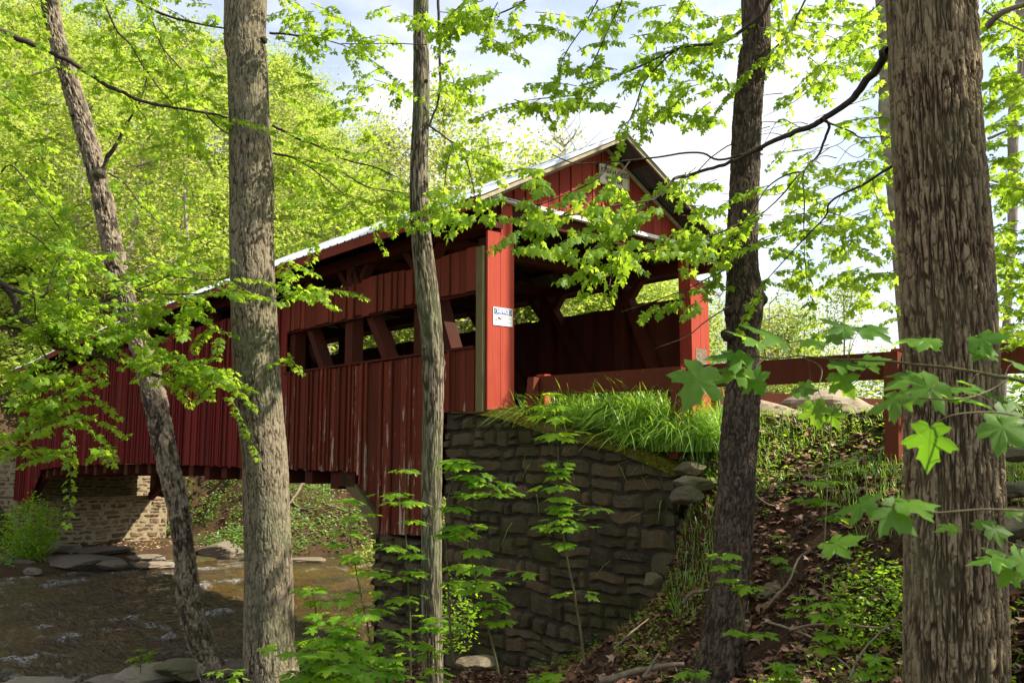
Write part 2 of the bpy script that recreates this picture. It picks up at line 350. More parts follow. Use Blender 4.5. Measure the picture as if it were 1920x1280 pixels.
def tps_fit(c):
    d = np.linalg.norm(c[:, None, :2] - c[None, :, :2], axis=2); K = np.where(d > 0, d * d * np.log(d + 1e-9), 0) + np.eye(len(c)) * .05
    Pm = np.c_[np.ones(len(c)), c[:, :2]]; Z = np.zeros((3, 3))
    return np.linalg.solve(np.block([[K, Pm], [Pm.T, Z]]), np.r_[c[:, 2], 0, 0, 0])
TPS = tps_fit(ctrl)
def tps(x, y):
    r = TPS[-3] + TPS[-2] * x + TPS[-1] * y
    for (cx, cy, _), w_ in zip(ctrl, TPS):
        d2 = (x - cx) ** 2 + (y - cy) ** 2 + 1e-12; r = r + w_ * .5 * d2 * np.log(d2)
    return r
BANK = np.array([(-60, 4), (-18, 12.5), (-9, 14.0), (-6, 13.9), (-3.6, 14.2), (-2.6, 14.35), (0, 17), (3.5, 20.5), (12, 27), (60, 66)], float)
WATER = -4.1
def wall_top(s):                         # top of the near wing wall
    return np.interp(s, [-3.3, -3.0, -2.45, -1.7, -1.0, -.4, .2, 1], [-.27, -.18, -.02, .12, .26, .42, .5, .53])
def terrain(x, y):
    x = np.asarray(x, float); y = np.asarray(y, float)
    dx = x - P1[0]; dy = y - P1[1]; s = dx * A[0] + dy * A[1]; t = dx * W[0] + dy * W[1]
    cl = lambda v, a_, b: np.clip(v, a_, b)
    front = np.clip(tps(cl(x, -18, 18), cl(y, -8, 15)), -3.7, .6)
    front = front + (fbm(x * 1.1, y * 1.1) - .5) * .28
    # road embankment behind wall, t>0
    back = np.where(s < .3, .34 - .10 * (1 - sst(t, .3, 1.2)), .34)
    back = np.minimum(back, np.where(t < 1.9, wall_top(np.clip(s, -3.3, 1)) + .02 + sst(t, -.1, 1.9) * .85, 9)) 
    back = back - sst(t, 5.6, 9) * .5 * 0
    lo = np.interp(s, [-20, -9, -5, -3.6, -3.15, 1], [-3.5, -3.2, -2.0, -.9, .12, .12]); hi = np.interp(s, [-20, -5, -3.15, 1], [.5, .6, .42, .42])
    k = sst((t - lo) / (hi - lo), 0, 1)
    z = front * (1 - k) + back * k
    z = np.where(s > .9, front, z)                     # behind the abutment face
    z = np.where((s > .5) & (t > .1), np.maximum(z, -3.5), z)
    yb = np.interp(x, BANK[:, 0], BANK[:, 1]) + (fbm(x * .5, y * .1 + 3) - .5) * .8
    d = y - yb
    z = z + (-5.0 - z) * sst(d, 0, .9)
    far = s - (21.3 - .28 * np.clip(t - 6, 0, 14) - .1 * np.clip(-t, 0, 20)) + (fbm(x * .35, y * .35 + 9) - .5) * 1.6
    r = x / np.maximum(y, 1)
    g = np.interp(r, [-.6, -.25, -.16, -.02, .12, .3], [.80, .74, .52, .34, .16, .05])
    df = np.clip(far, 0, 500)
    hz = -4.35 + .7 * sst(df, 0, 1.2) + .36 * np.minimum(df, 11) + g * 85 * (1 - np.exp(-np.clip(df - 11, 0, 500) / 85)) * 1.05
    bump = (fbm(x * .25, y * .25) - .5) * 1.4 * sst(df, 1, 10) + (fbm(x * 1.3, y * 1.3) - .5) * .5 * sst(df, 0, 2)
    hz = hz + bump
    # the ledge before the far abutment is level
    lw = (1 - sst(t, 5.7, 10.5)) * sst(t, -9, -6); zl = -4.35 + .55 * sst(df, 0, 1.5) + sst(s, 28.4, 30) * 3.9
    lw = np.where(s > 31, 0, lw); hz = hz * (1 - lw) + lw * np.where(s < 30.5, zl + (fbm(x * 1.3, y * 1.3) - .5) * .3, np.maximum(zl, hz))
    return np.where(far > 0, hz, z), s, t, far
def H(x, y): return float(terrain(np.array([x]), np.array([y]))[0][0])
def steps(*a_): return np.unique(np.concatenate([np.arange(*q) for q in a_]))
xs = steps((-320, -60, 9), (-60, -16, 1.2), (-16, 6.5, .12), (6.5, 14, .3), (14, 60, 2), (60, 330, 9)); ys = steps((-40, -2, 2), (-2, 15.6, .12), (15.6, 46, .33), (46, 120, 1.6), (120, 420, 8))
gx, gy = np.meshgrid(xs, ys, indexing='ij'); gz, gs, gt, gf = terrain(gx, gy)
roadm = sst(gt, .9, 1.5) * (1 - sst(gt, 4.6, 5.4)) * (gs < 1.5)
roadm = roadm * np.clip(fbm(gx * 2, gy * 2) * 1.4, 0, 1)
greenm = np.where(gf > 0, .42, .34) + .25 * (sst(gt, -.6, .3) * (gs < 0)) + .35 * ((gt > 5) & (gf < 0))
mb = MB(); mb.add(np.stack([gx, gy, gz], -1).reshape(-1, 3), grid_faces(len(xs), len(ys), False)[:, ::-1], roadm.ravel(), greenm.ravel())
tag(mb.build("ground", M['ground'], smooth=True), "brown leaf covered forest ground sloping to the creek", None, kind="structure")

# ------------------------------------------------------------------ river
wx = np.arange(-34, 16, .11); wy = np.arange(11.5, 48, .11); X_, Y_ = np.meshgrid(wx, wy, indexing='ij')
U_ = X_ * W[0] + Y_ * W[1]; V_ = X_ * A[0] + Y_ * A[1]
w1 = fbm(U_ * .55, V_ * 1.5 + 1.2 * fbm(U_ * .3, V_ * .3), o=3); w2 = fbm(U_ * 1.9, V_ * 3.6, o=3)
rough_ = np.clip(1.25 - (Y_ - 13) / 22, .3, 1.0)
wz = WATER + (w1 - .5) * .34 * rough_ + (np.abs(w2 - .5) * -2 + .3) * .22 * rough_ + (fbm(U_ * 4.2, V_ * 6.5, o=2) - .5) * .07 * rough_
w3 = fbm(U_ * 4.5, V_ * 6, o=2); foam = sst(w1 + .3 * w2 + .3 * w3, .93, 1.04) * rough_ * sst(fbm(X_ * 2.3, Y_ * 2.3, o=3), .42, .56)
mb = MB(); mb.add(np.stack([X_, Y_, wz], -1).reshape(-1, 3), grid_faces(len(wx), len(wy), False)[:, ::-1], .5, np.clip(foam, 0, 1).ravel())
tag(mb.build("water", M['water'], smooth=True), "brown rippling creek water with small white riffles", None, kind="structure")

# ------------------------------------------------------------------ stone masonry
def stones(mb, o, u, n, u0, u1, top, bot, rh=(.12, .26), wl=(.2, .6), gap=.012, dep=.05, back=.06, rgh=.10, mat=0):
    """irregular coursed stones on the vertical plane o + u*x + z, normal n; top/bot are functions of x"""
    xx = np.linspace(u0, u1, 40); zlo = min(bot(x) for x in xx); zhi = max(top(x) for x in xx); z = zlo
    while z < zhi:
        h = rng.uniform(*rh); x = u0 - rng.uniform(0, .2)
        while x < u1:
            w_ = rng.uniform(*wl) * (1.25 if h < .16 else .9); xa, xb = max(x, u0), min(x + w_, u1); x += w_
            if xb - xa < .07: continue
            xm = (xa + xb) / 2
            zt, zb = min(z + h, top(xm)), max(z, bot(xm))
            if zt - zb < .05: continue
            split = h > .2 and rng.random() < .3
            for (za, zc) in ([(zb, (zb + zt) / 2), ((zb + zt) / 2, zt)] if split else [(zb, zt)]):
                if zc - za < .05: continue
                nx, ny = 8, 6; a_ = np.linspace(-1, 1, nx); b = np.linspace(-1, 1, ny); aa, bb = np.meshgrid(a_, b, indexing='ij')
                hw, hh = (xb - xa) / 2 - gap * rng.uniform(.4, 1.2), (zc - za) / 2 - gap * rng.uniform(.4, 1.2)
                rd = 1 - .16 * (np.abs(aa) ** 3) * (np.abs(bb) ** 3) * rng.uniform(.5, 1.5)
                X = xm + aa * hw * rd; Z = (za + zc) / 2 + bb * hh * rd
                Z = Z + (fbm(X * 1.3, Z * .6, 5) - .5) * .20; X = X + (fbm(X * 5, Z * 5, 3) - .5) * .09; Z = Z + (fbm(X * 7, Z * 7, 8) - .5) * .07
                e = (1 - np.abs(aa) ** 16) * (1 - np.abs(bb) ** 16) * (1 + rng.uniform(-.5, .5) * aa + rng.uniform(-.5, .5) * bb)
                D = np.where((np.abs(aa) > .99) | (np.abs(bb) > .99), -back, 0) + dep * e * rng.uniform(.1, 1.3) + (fbm(X * 7, Z * 7, rng.uniform(0, 9)) - .5) * rgh * e
                V = o + X[..., None] * u + Z[..., None] * UP + D[..., None] * n
                mb.add(V.reshape(-1, 3), grid_faces(nx, ny, False), rng.random(), .5, mat)
        z += h
def panel(mb, o, u, n, u0, u1, top, bot, off, nn=24, mat=0):
    xx = np.linspace(u0, u1, nn); V = []
    for x in xx: V += [o + u * x + UP * bot(x) + n * off, o + u * x + UP * top(x) + n * off]
    mb.add(V, [[2 * i, 2 * i + 2, 2 * i + 3, 2 * i + 1] for i in range(nn - 1)])
O0 = L(0, 0, 0)
st = MB(); mo = MB()
nL = -W
def wt_top(x): return float(wall_top(x))
stones(st, O0, A, nL, -3.25, .92, wt_top, lambda x: -3.3, rh=(.08, .30), wl=(.12, .66), dep=.018, gap=.006, back=.045, rgh=.06)
panel(mo, O0, A, nL, -3.22, .92, lambda x: wt_top(x) - .02, lambda x: -3.4, -.035)
stones(st, O0, A, nL, .92, 2.78, lambda x: -1.36, lambda x: -4.6, rh=(.13, .27), wl=(.22, .6))
panel(mo, O0, A, nL, .9, 2.76, lambda x: -1.38, lambda x: -4.8, -.035)
Oe = L(-3.25, 0, 0)
stones(st, Oe, W, -A, .0, .55, lambda x: -.27, lambda x: -2.6, rh=(.18, .3), wl=(.3, .6), dep=.05)
panel(mo, Oe, W, -A, .01, .56, lambda x: -.29, lambda x: -2.8, -.035)
Or = L(2.78, 0, 0)
stones(st, Or, W, A, 0, 5.2, lambda x: -1.36, lambda x: -4.8, rh=(.15, .3), wl=(.3, .7))
panel(mo, Or, W, A, 0, 5.2, lambda x: -1.38, lambda x: -5, -.035)
Ob = L(.92, 0, 0)
stones(st, Ob, W, A, .02, 5.0, lambda x: .3, lambda x: -1.4, rh=(.15, .3), wl=(.3, .7))
panel(mo, Ob, W, A, .02, 5.0, lambda x: .3, lambda x: -1.5, -.035)
lbox(mo, .92, 2.74, .04, 5.2, -1.6, -1.385, cam_=False)
wallr = thing("stone_wing_wall", "dark mossy fieldstone wing wall under the near bridge portal", "stone wall", L(-1, 0, -3))
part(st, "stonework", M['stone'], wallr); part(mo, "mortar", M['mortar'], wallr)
# mossy cap
cs = np.linspace(-3.35, .75, 130); ct = np.linspace(-.06, .46, 16); S_, T_ = np.meshgrid(cs, ct, indexing='ij')
edge = sst(T_, -.06, .05)
Z_ = wall_top(S_) + .015 + .055 * edge + (fbm(S_ * 5, T_ * 5) - .5) * .09 * edge - (1 - edge) * .05 + (T_ > .40) * -.05
mb = MB(); mb.add(LA(np.stack([S_, T_ + (fbm(S_ * 4, 0) - .5) * .05 * (T_ < .1), Z_], -1).reshape(-1, 3)), grid_faces(130, 16, False)[:, ::-1])
part(mb, "moss_cap", M['moss'], wallr, True)

# far abutment
st = MB(); mo = MB(); Of = L(28, 0, 0)
stones(st, Of, W, -A, -.1, 5.6, lambda x: -2.0, lambda x: -4.5, rh=(.10, .28), wl=(.3, 1.0), gap=.02, dep=.03)
panel(mo, Of, W, -A, -.1, 5.6, lambda x: -2.0, lambda x: -4.7, -.0)
Ofb = L(28.9, 0, 0)
stones(st, Ofb, W, -A, .4, 5.6, lambda x: -.9, lambda x: -2.05, rh=(.10, .2), wl=(.35, .95), gap=.02, dep=.03)
panel(mo, Ofb, W, -A, .4, 5.6, lambda x: -.9, lambda x: -2.1, -.0)
lbox(mo, 28.01, 28.95, -.1, 5.6, -2.2, -2.02, cam_=False)
Ofs = L(28, 5.6, 0); stones(st, Ofs, A, W, 0, 3, lambda x: -2.0 + .5 * x, lambda x: -4.5, rh=(.14, .26), wl=(.35, .95), gap=.03)
panel(mo, Ofs, A, W, 0, 3, lambda x: -2 + .5 * x, lambda x: -4.7, 0)
abr = thing("stone_abutment", "tan coursed stone abutment carrying the far end of the bridge", "stone abutment", L(28, 2.5, -4.4))
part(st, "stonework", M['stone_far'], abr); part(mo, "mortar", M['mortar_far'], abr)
st = MB(); mo = MB(); Ow = L(28.9, 0, 0); u2 = norm(-W + .45 * A)
n2 = norm(np.cross(u2, UP)) * 1.0
if n2 @ (-Ow) < 0: n2 = -n2
stones(st, Ow, u2, n2, -.35, 7, lambda x: -.22, lambda x: -4.5, rh=(.13, .26), wl=(.35, .9), gap=.03, dep=.03)
panel(mo, Ow, u2, n2, -.35, 7, lambda x: -.22, lambda x: -4.6, 0)
wwr = thing("stone_wall", "sunlit stone wing wall beside the far end of the bridge", "stone wall", L(28.9, -3, -4.4))
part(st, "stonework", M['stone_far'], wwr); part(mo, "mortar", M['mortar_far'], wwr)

# ------------------------------------------------------------------ covered bridge
BR = thing("covered_bridge", "long red covered bridge with metal roof crossing the creek", "covered bridge", L(14, 2.5, -.4))
END = 28.5
def boards(mb, s0, s1, top, bot, t=0.0, th=.022, wr=(.11, .2), batten=.35, side=-1):
    s = s0
    while s < s1 - .02:
        w_ = min(rng.uniform(*wr), s1 - s); e = rng.uniform(0, .012); sm = s + w_ / 2
        zb, zt = bot(sm), top(sm) + rng.uniform(-.02, .02)
        a_ = t - th - e if side < 0 else t; b = t if side < 0 else t + th + e
        lbox(mb, s + .006, s + w_ - .004, a_, b, zb + rng.uniform(-.03, .015), zt)
        if rng.random() < batten:
            q = s + w_
            if side < 0: lbox(mb, q - .025, q + .025, t - th - .042, t - th - .013, zb, zt - .01)
        s += w_
def botm(s):
    if s < .92: return .5
    if s < 2.5: return -1.22 - .1 * (s - 1)
    if s < 3.3: return -1.2 + (s - 2.5) * 1.0
    if s < 24.6: return -.40
    if s < 26.3: return -.40 - (s - 24.6) * .75
    return -1.6
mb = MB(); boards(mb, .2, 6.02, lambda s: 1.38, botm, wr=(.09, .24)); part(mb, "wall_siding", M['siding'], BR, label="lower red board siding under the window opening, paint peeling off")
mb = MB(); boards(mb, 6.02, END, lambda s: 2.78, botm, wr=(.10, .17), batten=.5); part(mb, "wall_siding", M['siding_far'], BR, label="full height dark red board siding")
mb = MB(); boards(mb, .16, 6.02, lambda s: 2.80 + .03 * math.sin(s * 3), lambda s: 2.21, wr=(.14, .26), batten=.3)
part(mb, "window_band", M['siding_brown'], BR)
mb = MB(); lbox(mb, .16, 6.02, .002, .05, 2.17, 2.28); lbox(mb, .16, 6.02, .002, .05, 2.62, 2.70); part(mb, "band_rail", M['timber'], BR)
mb = MB(); lbox(mb, .2, 6.05, -.06, .07, 1.385, 1.42); part(mb, "window_sill", M['timber'], BR)
# opposite wall
mb = MB(); boards(mb, .35, END, lambda s: 2.72, botm, t=5.0, wr=(.14, .26), batten=0, side=1); part(mb, "wall_siding", M['timber'], BR, label="dark timber siding of the opposite wall")
# bottom step block and brace near the abutment
mb = MB(); lbox(mb, 3.45, 4.0, .02, .28, -.66, -.42); part(mb, "beam_end", M['timber'], BR)
mb = MB(); beam(mb, L(3.85, .12, -.45), L(2.35, .12, -1.55), .2, .22); part(mb, "knee_brace", M['old_wood'], BR)
mb = MB(); beam(mb, L(25.0, .25, -1.0), L(27.4, .25, -2.0), .2, .3, rnd=.9); part(mb, "knee_brace", M['timber'], BR)
mb = MB(); beam(mb, L(25.0, 4.7, -1.0), L(27.4, 4.7, -2.0), .2, .3, rnd=.9); part(mb, "knee_brace", M['timber'], BR)
# floor, floor beams, lower chords
mb = MB(); s = .02
while s < END: lbox(mb, s, s + .24, .05, 4.98, .27, .33); s += .26
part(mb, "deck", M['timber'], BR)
k = 0
for s in np.arange(1.2, 28, .95):
    mb = MB(); lbox(mb, s, s + .28, .06, 4.94, -.66 + (.0 if k % 3 else -.06), -.43, rnd=.7); part(mb, "floor_beam", M['timber'], BR); k += 1
for t0 in (.05, 4.65):
    mb = MB(); lbox(mb, .95, END - .1, t0 + .03, t0 + .28, -.42, .1); part(mb, "chord", M['timber'], BR)
    mb = MB(); lbox(mb, 0, END - .1, t0, t0 + .27, 3.12, 3.32); part(mb, "top_plate", M['timber'], BR)
mb = MB(); lbox(mb, .06, END, .24, .30, .35, 2.15); 
# truss posts and diagonals on both sides
ps = [1.72, 3.83, 5.95] + list(np.arange(8.05, 28.5, 2.1))
for i, sp in enumerate(ps):
    for t0 in (.06, 4.7):
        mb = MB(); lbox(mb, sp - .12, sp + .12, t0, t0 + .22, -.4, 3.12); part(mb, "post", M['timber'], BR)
        nxt = max(sp - 2.0, .42) if sp < 15 else sp + 2.0
        mb = MB(); beam(mb, L(sp - .05, t0 + .11, 3.05 + camber(sp)), L(nxt, t0 + .11, .25 + camber(nxt)), .16, .22, ref=W); part(mb, "brace", M['timber'], BR)
        if sp < 7:
            mb = MB(); beam(mb, L(sp - .05, t0 + .11, 2.65), L(sp - .5, t0 + .11, 3.15), .12, .14, ref=W); beam(mb, L(sp + .05, t0 + .11, 2.65), L(sp + .5, t0 + .11, 3.15), .12, .14, ref=W)
            part(mb, "corner_brace", M['timber'], BR)
    mb = MB(); lbox(mb, sp - .1, sp + .1, .3, 4.72, 3.16, 3.34); part(mb, "tie_beam", M['timber'], BR)
# portal corner posts, boards
for (ta, tb) in ((.29, .5), (4.6, 4.83)):
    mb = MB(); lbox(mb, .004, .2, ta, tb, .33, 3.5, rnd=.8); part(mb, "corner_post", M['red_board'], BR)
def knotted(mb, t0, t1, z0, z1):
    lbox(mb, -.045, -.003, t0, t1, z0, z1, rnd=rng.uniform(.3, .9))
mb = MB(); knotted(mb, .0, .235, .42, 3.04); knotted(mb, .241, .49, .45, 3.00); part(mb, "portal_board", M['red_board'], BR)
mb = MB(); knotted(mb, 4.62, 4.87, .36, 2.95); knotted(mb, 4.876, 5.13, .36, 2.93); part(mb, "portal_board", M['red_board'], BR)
mb = MB(); lbox(mb, .002, .155, -.05, -.005, .48, 2.82, rnd=.8); part(mb, "weathered_board", M['old_wood'], BR)
mb = MB(); lbox(mb, .002, .16, .0, .24, .4, 2.95); part(mb, "corner_post", M['timber'], BR)
mb = MB(); lbox(mb, .22, .34, 4.84, 4.99, .33, 3.1); part(mb, "corner_post", M['timber'], BR)
mb = MB(); lbox(mb, .05, .16, .1, 4.9, 3.30, 3.52); part(mb, "portal_beam", M['timber'], BR)
# roof
EV, RG, SL = 3.37, 2.5, .53
def roofz(t): return EV + SL * (np.where(t < RG, t, 2 * RG - t) + .5)
S0, S1 = -.5, END + .15
for side in (0, 1):
    q = []; s = S0
    while s < S1: q += [(s, 0), (s + .19, 0), (s + .205, .02), (s + .225, .02)]; s += .24
    q.append((S1, 0)); q = np.array(q); ts = np.array([-.5, RG]) if side == 0 else np.array([5.5, RG])
    V = []
    for (s, h) in q:
        for t in ts:
            e = .0; V.append((s, t, float(roofz(t)) + h + camber(s)))
    for (s, h) in q:
        for t in ts: V.append((s, t, float(roofz(t)) + h - .012 + camber(s)))
    n = len(q); G = grid_faces(n, 2, False); E_ = [[2 * i, 2 * i + 2, 2 * n + 2 * i + 2, 2 * n + 2 * i] for i in range(n - 1)] + [[0, 1, 2 * n + 1, 2 * n]]
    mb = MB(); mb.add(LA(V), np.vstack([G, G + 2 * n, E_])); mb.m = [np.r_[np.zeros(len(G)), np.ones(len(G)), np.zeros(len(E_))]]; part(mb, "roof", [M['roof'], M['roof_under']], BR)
mb = MB()
for sgn in (1, -1):
    c = lambda t: t if sgn > 0 else 5 - t
    V = [(S0 - .01, c(2.36), float(roofz(2.36)) + .03), (S0 - .01, c(2.5), float(roofz(2.5)) + .035), (S1, c(2.5), float(roofz(2.5)) + .035 - .46), (S1, c(2.36), float(roofz(2.36)) + .03 - .46)]
    n = 14; ss = np.linspace(S0 - .01, S1, n); V = []
    for s in ss: V += [(s, c(2.34), float(roofz(2.34)) + .025 + camber(s)), (s, c(2.5), float(roofz(2.5)) + .03 + camber(s))]
    mb.add(LA(V), grid_faces(n, 2, False))
part(mb, "ridge_cap", M['roof'], BR)
for t0 in (-.49, 5.45):                                       # fascia under both eaves
    mb = MB(); lbox(mb, S0 + .04, S1 - .02, t0, t0 + .035, 3.2, 3.355, rnd=.9); part(mb, "fascia", M['siding_brown'], BR)
for t in (.15, .75, 1.35, 1.95, 3.05, 3.65, 4.25, 4.85):
    mb = MB(); z = float(roofz(t)); lbox(mb, S0 + .05, S1 - .05, t - .05, t + .05, z - .075, z - .02); part(mb, "purlin", M['timber'], BR)
for s in np.arange(.25, 28.9, 1.05):
    c = camber(s)
    mb = MB(); beam(mb, L(s, -.42, roofz(-.42) - .14 + c), L(s, 2.49, roofz(2.49) - .15 + c), .07, .12, ref=A); beam(mb, L(s, 5.42, roofz(5.42) - .14 + c), L(s, 2.51, roofz(2.51) - .15 + c), .07, .12, ref=A)
    part(mb, "rafter", M['timber'], BR)
# rakes and gable
for sgn in (1, -1):
    c = lambda t: t if sgn > 0 else 5 - t
    def rk(s, t0, t1, off, h):
        mb = MB(); V = []
        for t in (t0, t1):
            z = float(roofz(t)) + off
            V += [(s - .015, c(t), z - h), (s + .015, c(t), z - h), (s + .015, c(t), z), (s - .015, c(t), z)]
        mb.add(LA(V), [[0, 1, 5, 4], [1, 2, 6, 5], [2, 3, 7, 6], [3, 0, 4, 7], [0, 3, 2, 1], [4, 5, 6, 7]], .8); return mb
    part(rk(S0 + .02, -.5, 2.5, -.014, .085), "rake_board", M['tan'], BR)
    part(rk(S0 - .008, -.51, 2.505, .028, .05), "rake_edge", M['roof'], BR)
    part(rk(-.025, -.1, 2.495, -.10, .065), "gable_trim", M['tan'], BR)
    mb = MB(); lbox(mb, S0 + .04, .0, c(-.45) - .03, c(-.45) + .03, 3.22, 3.35, cam_=False); part(mb, "lookout", M['timber'], BR)
mb = MB(); t = .02
while t < 4.98:
    w_ = min(rng.uniform(.2, .28), 4.98 - t); e = rng.uniform(0, .01)
    if w_ < .03: break
    V = []
    for tt in (t + .004, t + w_ - .004):
        zt = max(3.58, float(roofz(tt)) - .09); V += [(.02 - e, tt, 3.56), (.045, tt, 3.56), (.045, tt, zt), (.02 - e, tt, zt)]
    if t < 2.5 < t + w_:
        w_ = 2.5 - t if 2.5 - t > .03 else w_
        V = V[:4] + [(v[0], t + w_ - .004, v[2] if i < 2 else float(roofz(t + w_)) - .09) for i, v in enumerate(V[4:])]
    mb.add(LA(V), [[0, 1, 5, 4], [1, 2, 6, 5], [2, 3, 7, 6], [3, 0, 4, 7], [0, 3, 2, 1], [4, 5, 6, 7]], rng.random())
    if rng.random() < .35: lbox(mb, -.004, .008, t + w_ - .02, t + w_ + .02, 3.57, float(min(roofz(t + w_ - .02), roofz(min(t + w_ + .02, 4.99)))) - .1)
    t += w_
part(mb, "gable", M['gable'], BR)
mb = MB(); lbox(mb, -.07, .016, .05, 4.95, 3.51, 3.57, cam_=False); part(mb, "gable_sill", M['white_trim'], BR)
mb = MB(); t = .3
while t < 4.9: lbox(mb, END - .02, END + .02, t, t + .25, 2.9, float(roofz(t + .12)) - .1); t += .27
part(mb, "gable", M['timber'], BR, label="gable of the far end")

# ------------------------------------------------------------------ signs
def text(name, s, size, m, root, s_, t_, z_, ext=.002, bold=0.):
    cu = bpy.data.curves.new(name, 'FONT'); cu.body = s; cu.size = size; cu.extrude = ext; cu.align_x = 'CENTER'; cu.align_y = 'CENTER'; cu.offset = bold
    tmp = bpy.data.objects.new(name, cu); col.objects.link(tmp); cu.materials.append(m)
    bpy.context.view_layer.update()
    me = bpy.data.meshes.new_from_object(tmp.evaluated_get(bpy.context.evaluated_depsgraph_get())); bpy.data.objects.remove(tmp)
    o = bpy.data.objects.new(name, me); col.objects.link(o)
    from mathutils import Matrix
    Mx = Matrix(((W[0], 0, -A[0], 0), (W[1], 0, -A[1], 0), (0, 1, 0, 0), (0, 0, 0, 1)))
    Mx.translation = Vector(L(s_, t_, z_)) - root.location
    o.matrix_local = Mx; o.parent = root; return o
sg = thing("name_sign", "cream bridge name sign nailed high on the red gable", "sign", L(-.03, 2.68, 4.2))
mb = MB(); lbox(mb, -.03, -.006, 2.33, 3.04, 4.22, 4.55, cam_=False); part(mb, "board", M['cream'], sg)
mb = MB()
for q in ((2.325, 3.045, 4.21, 4.225), (2.325, 3.045, 4.545, 4.56), (2.32, 2.332, 4.21, 4.56), (3.038, 3.05, 4.21, 4.56)): lbox(mb, -.042, -.029, *q, cam_=False)
part(mb, "frame", M['tan'], sg)
text("lettering", "JOSIAH HESS", .118, M['black'], sg, -.034, 2.69, 4.455, bold=.001)
text("lettering", "BRIDGE", .118, M['black'], sg, -.034, 2.69, 4.32, bold=.001)
ng = thing("notice_sign", "small white and blue notice sign on the bright red portal board", "sign", L(-.05, .27, 1.7))
mb = MB(); lbox(mb, -.054, -.047, .095, .455, 1.70, 1.955, cam_=False); part(mb, "panel", M['white'], ng)
mb = MB(); lbox(mb, -.0555, -.0535, .11, .44, 1.855, 1.942, cam_=False); part(mb, "banner", M['black'], ng)
def disc(mb, tc, zc, rt, rz, s_, n=24):
    V = [(s_, tc, zc)] + [(s_, tc + rt * math.copysign(abs(math.cos(a_)) ** .6, math.cos(a_)), zc + rz * math.copysign(abs(math.sin(a_)) ** .8, math.sin(a_))) for a_ in np.linspace(0, 2 * math.pi, n, endpoint=False)]
    mb.add(LA(V), [[0, 1 + i, 1 + (i + 1) % n] for i in range(n)])
mb = MB(); disc(mb, .275, 1.899, .155, .039, -.0562); part(mb, "oval", M['white'], ng)
mb = MB(); disc(mb, .275, 1.899, .148, .034, -.0568); part(mb, "oval", M['blue'], ng)
text("lettering", "NOTICE", .062, M['white'], ng, -.0575, .275, 1.899, .0005, .0022)
for s_, tt, zz, sz in (("THIS AREA IS", .33, 1.833, .022), ("UNDER 24 HOUR", .345, 1.805, .022), ("VIDEO", .345, 1.778, .022), ("SURVEILLANCE", .335, 1.751, .022), ("AND RECORDING", .30, 1.725, .016)):
    text("lettering", s_, sz, M['grey_ink'], ng, -.0555, tt, zz, .0003)
mb = MB(); beam(mb, L(-.056, .175, 1.815), L(-.056, .245, 1.79), .003, .018, ref=UP); part(mb, "camera_symbol", M['black'], ng)
mb = MB(); beam(mb, L(-.056, .20, 1.79), L(-.056, .14, 1.77), .003, .008); beam(mb, L(-.056, .142, 1.785), L(-.056, .142, 1.758), .003, .008, ref=W); part(mb, "bracket_symbol", M['redink'], ng)
pg = thing("paper_notice", "faded grey paper notice on the right portal post", "sign", L(-.05, 4.87, 1.5))
mb = MB(); lbox(mb, -.05, -.047, 4.72, 5.04, 1.42, 1.72, cam_=False); part(mb, "panel", M['deadwood'], pg)

# ------------------------------------------------------------------ guard rails
def rail(label, p0, d, n, span, z0, zslope, hgt=.26, ends=True, wob=0):
    rt = thing("guard_rail", label, "guard rail", p0 + UP * .3)
    nrm = np.array([d[1], -d[0], 0])
    for i in range(n):
        a_ = p0 + d * span * i; b = p0 + d * span * (i + 1)
        za, zb = z0 + zslope * i, z0 + zslope * (i + 1)
        mb = MB(); beam(mb, a_ + UP * (za - hgt / 2) + d * .004, b + UP * (zb - hgt / 2) - d * .004, .05, hgt, rnd=rng.random()); part(mb, "plank", M['rail'], rt)
    for i in range(n + 1):
        a_ = p0 + d * (span * i + .05); za = z0 + zslope * i; g = H(a_[0], a_[1]) - .15
        mb = MB(); sd_ = -1 if nrm @ W > 0 else 1
        off = nrm * sd_ * .1
        # A-shaped leg: upright and raking brace
        beam(mb, a_ - off * 1.0 + UP * g, a_ - off * 1.0 + UP * (za + .03), .16, .12, ref=nrm, rnd=.9)
        part(mb, "rail_post", M['red_board'], rt)
        mb = MB(); beam(mb, a_ + off * 1.9 + UP * g, a_ + off * .9 + UP * (za - .02), .13, .1, ref=nrm, rnd=.9)
        part(mb, "rail_brace", M['rail'], rt)
    return rt
p0 = np.array([.33, 11.75, 0.]); d0 = norm(np.array([.657, -.754, 0]))
rail("low red brown plank guard rail in front of the portal, left of the big trunk", p0, d0, 4, 2.48, .965, -.035)
rail("low red plank rail flaring away behind the two boulders", L(.0, 5.3, 0), norm(np.array([.98, .35, 0])), 3, 2.3, 1.02, -.06, .26)

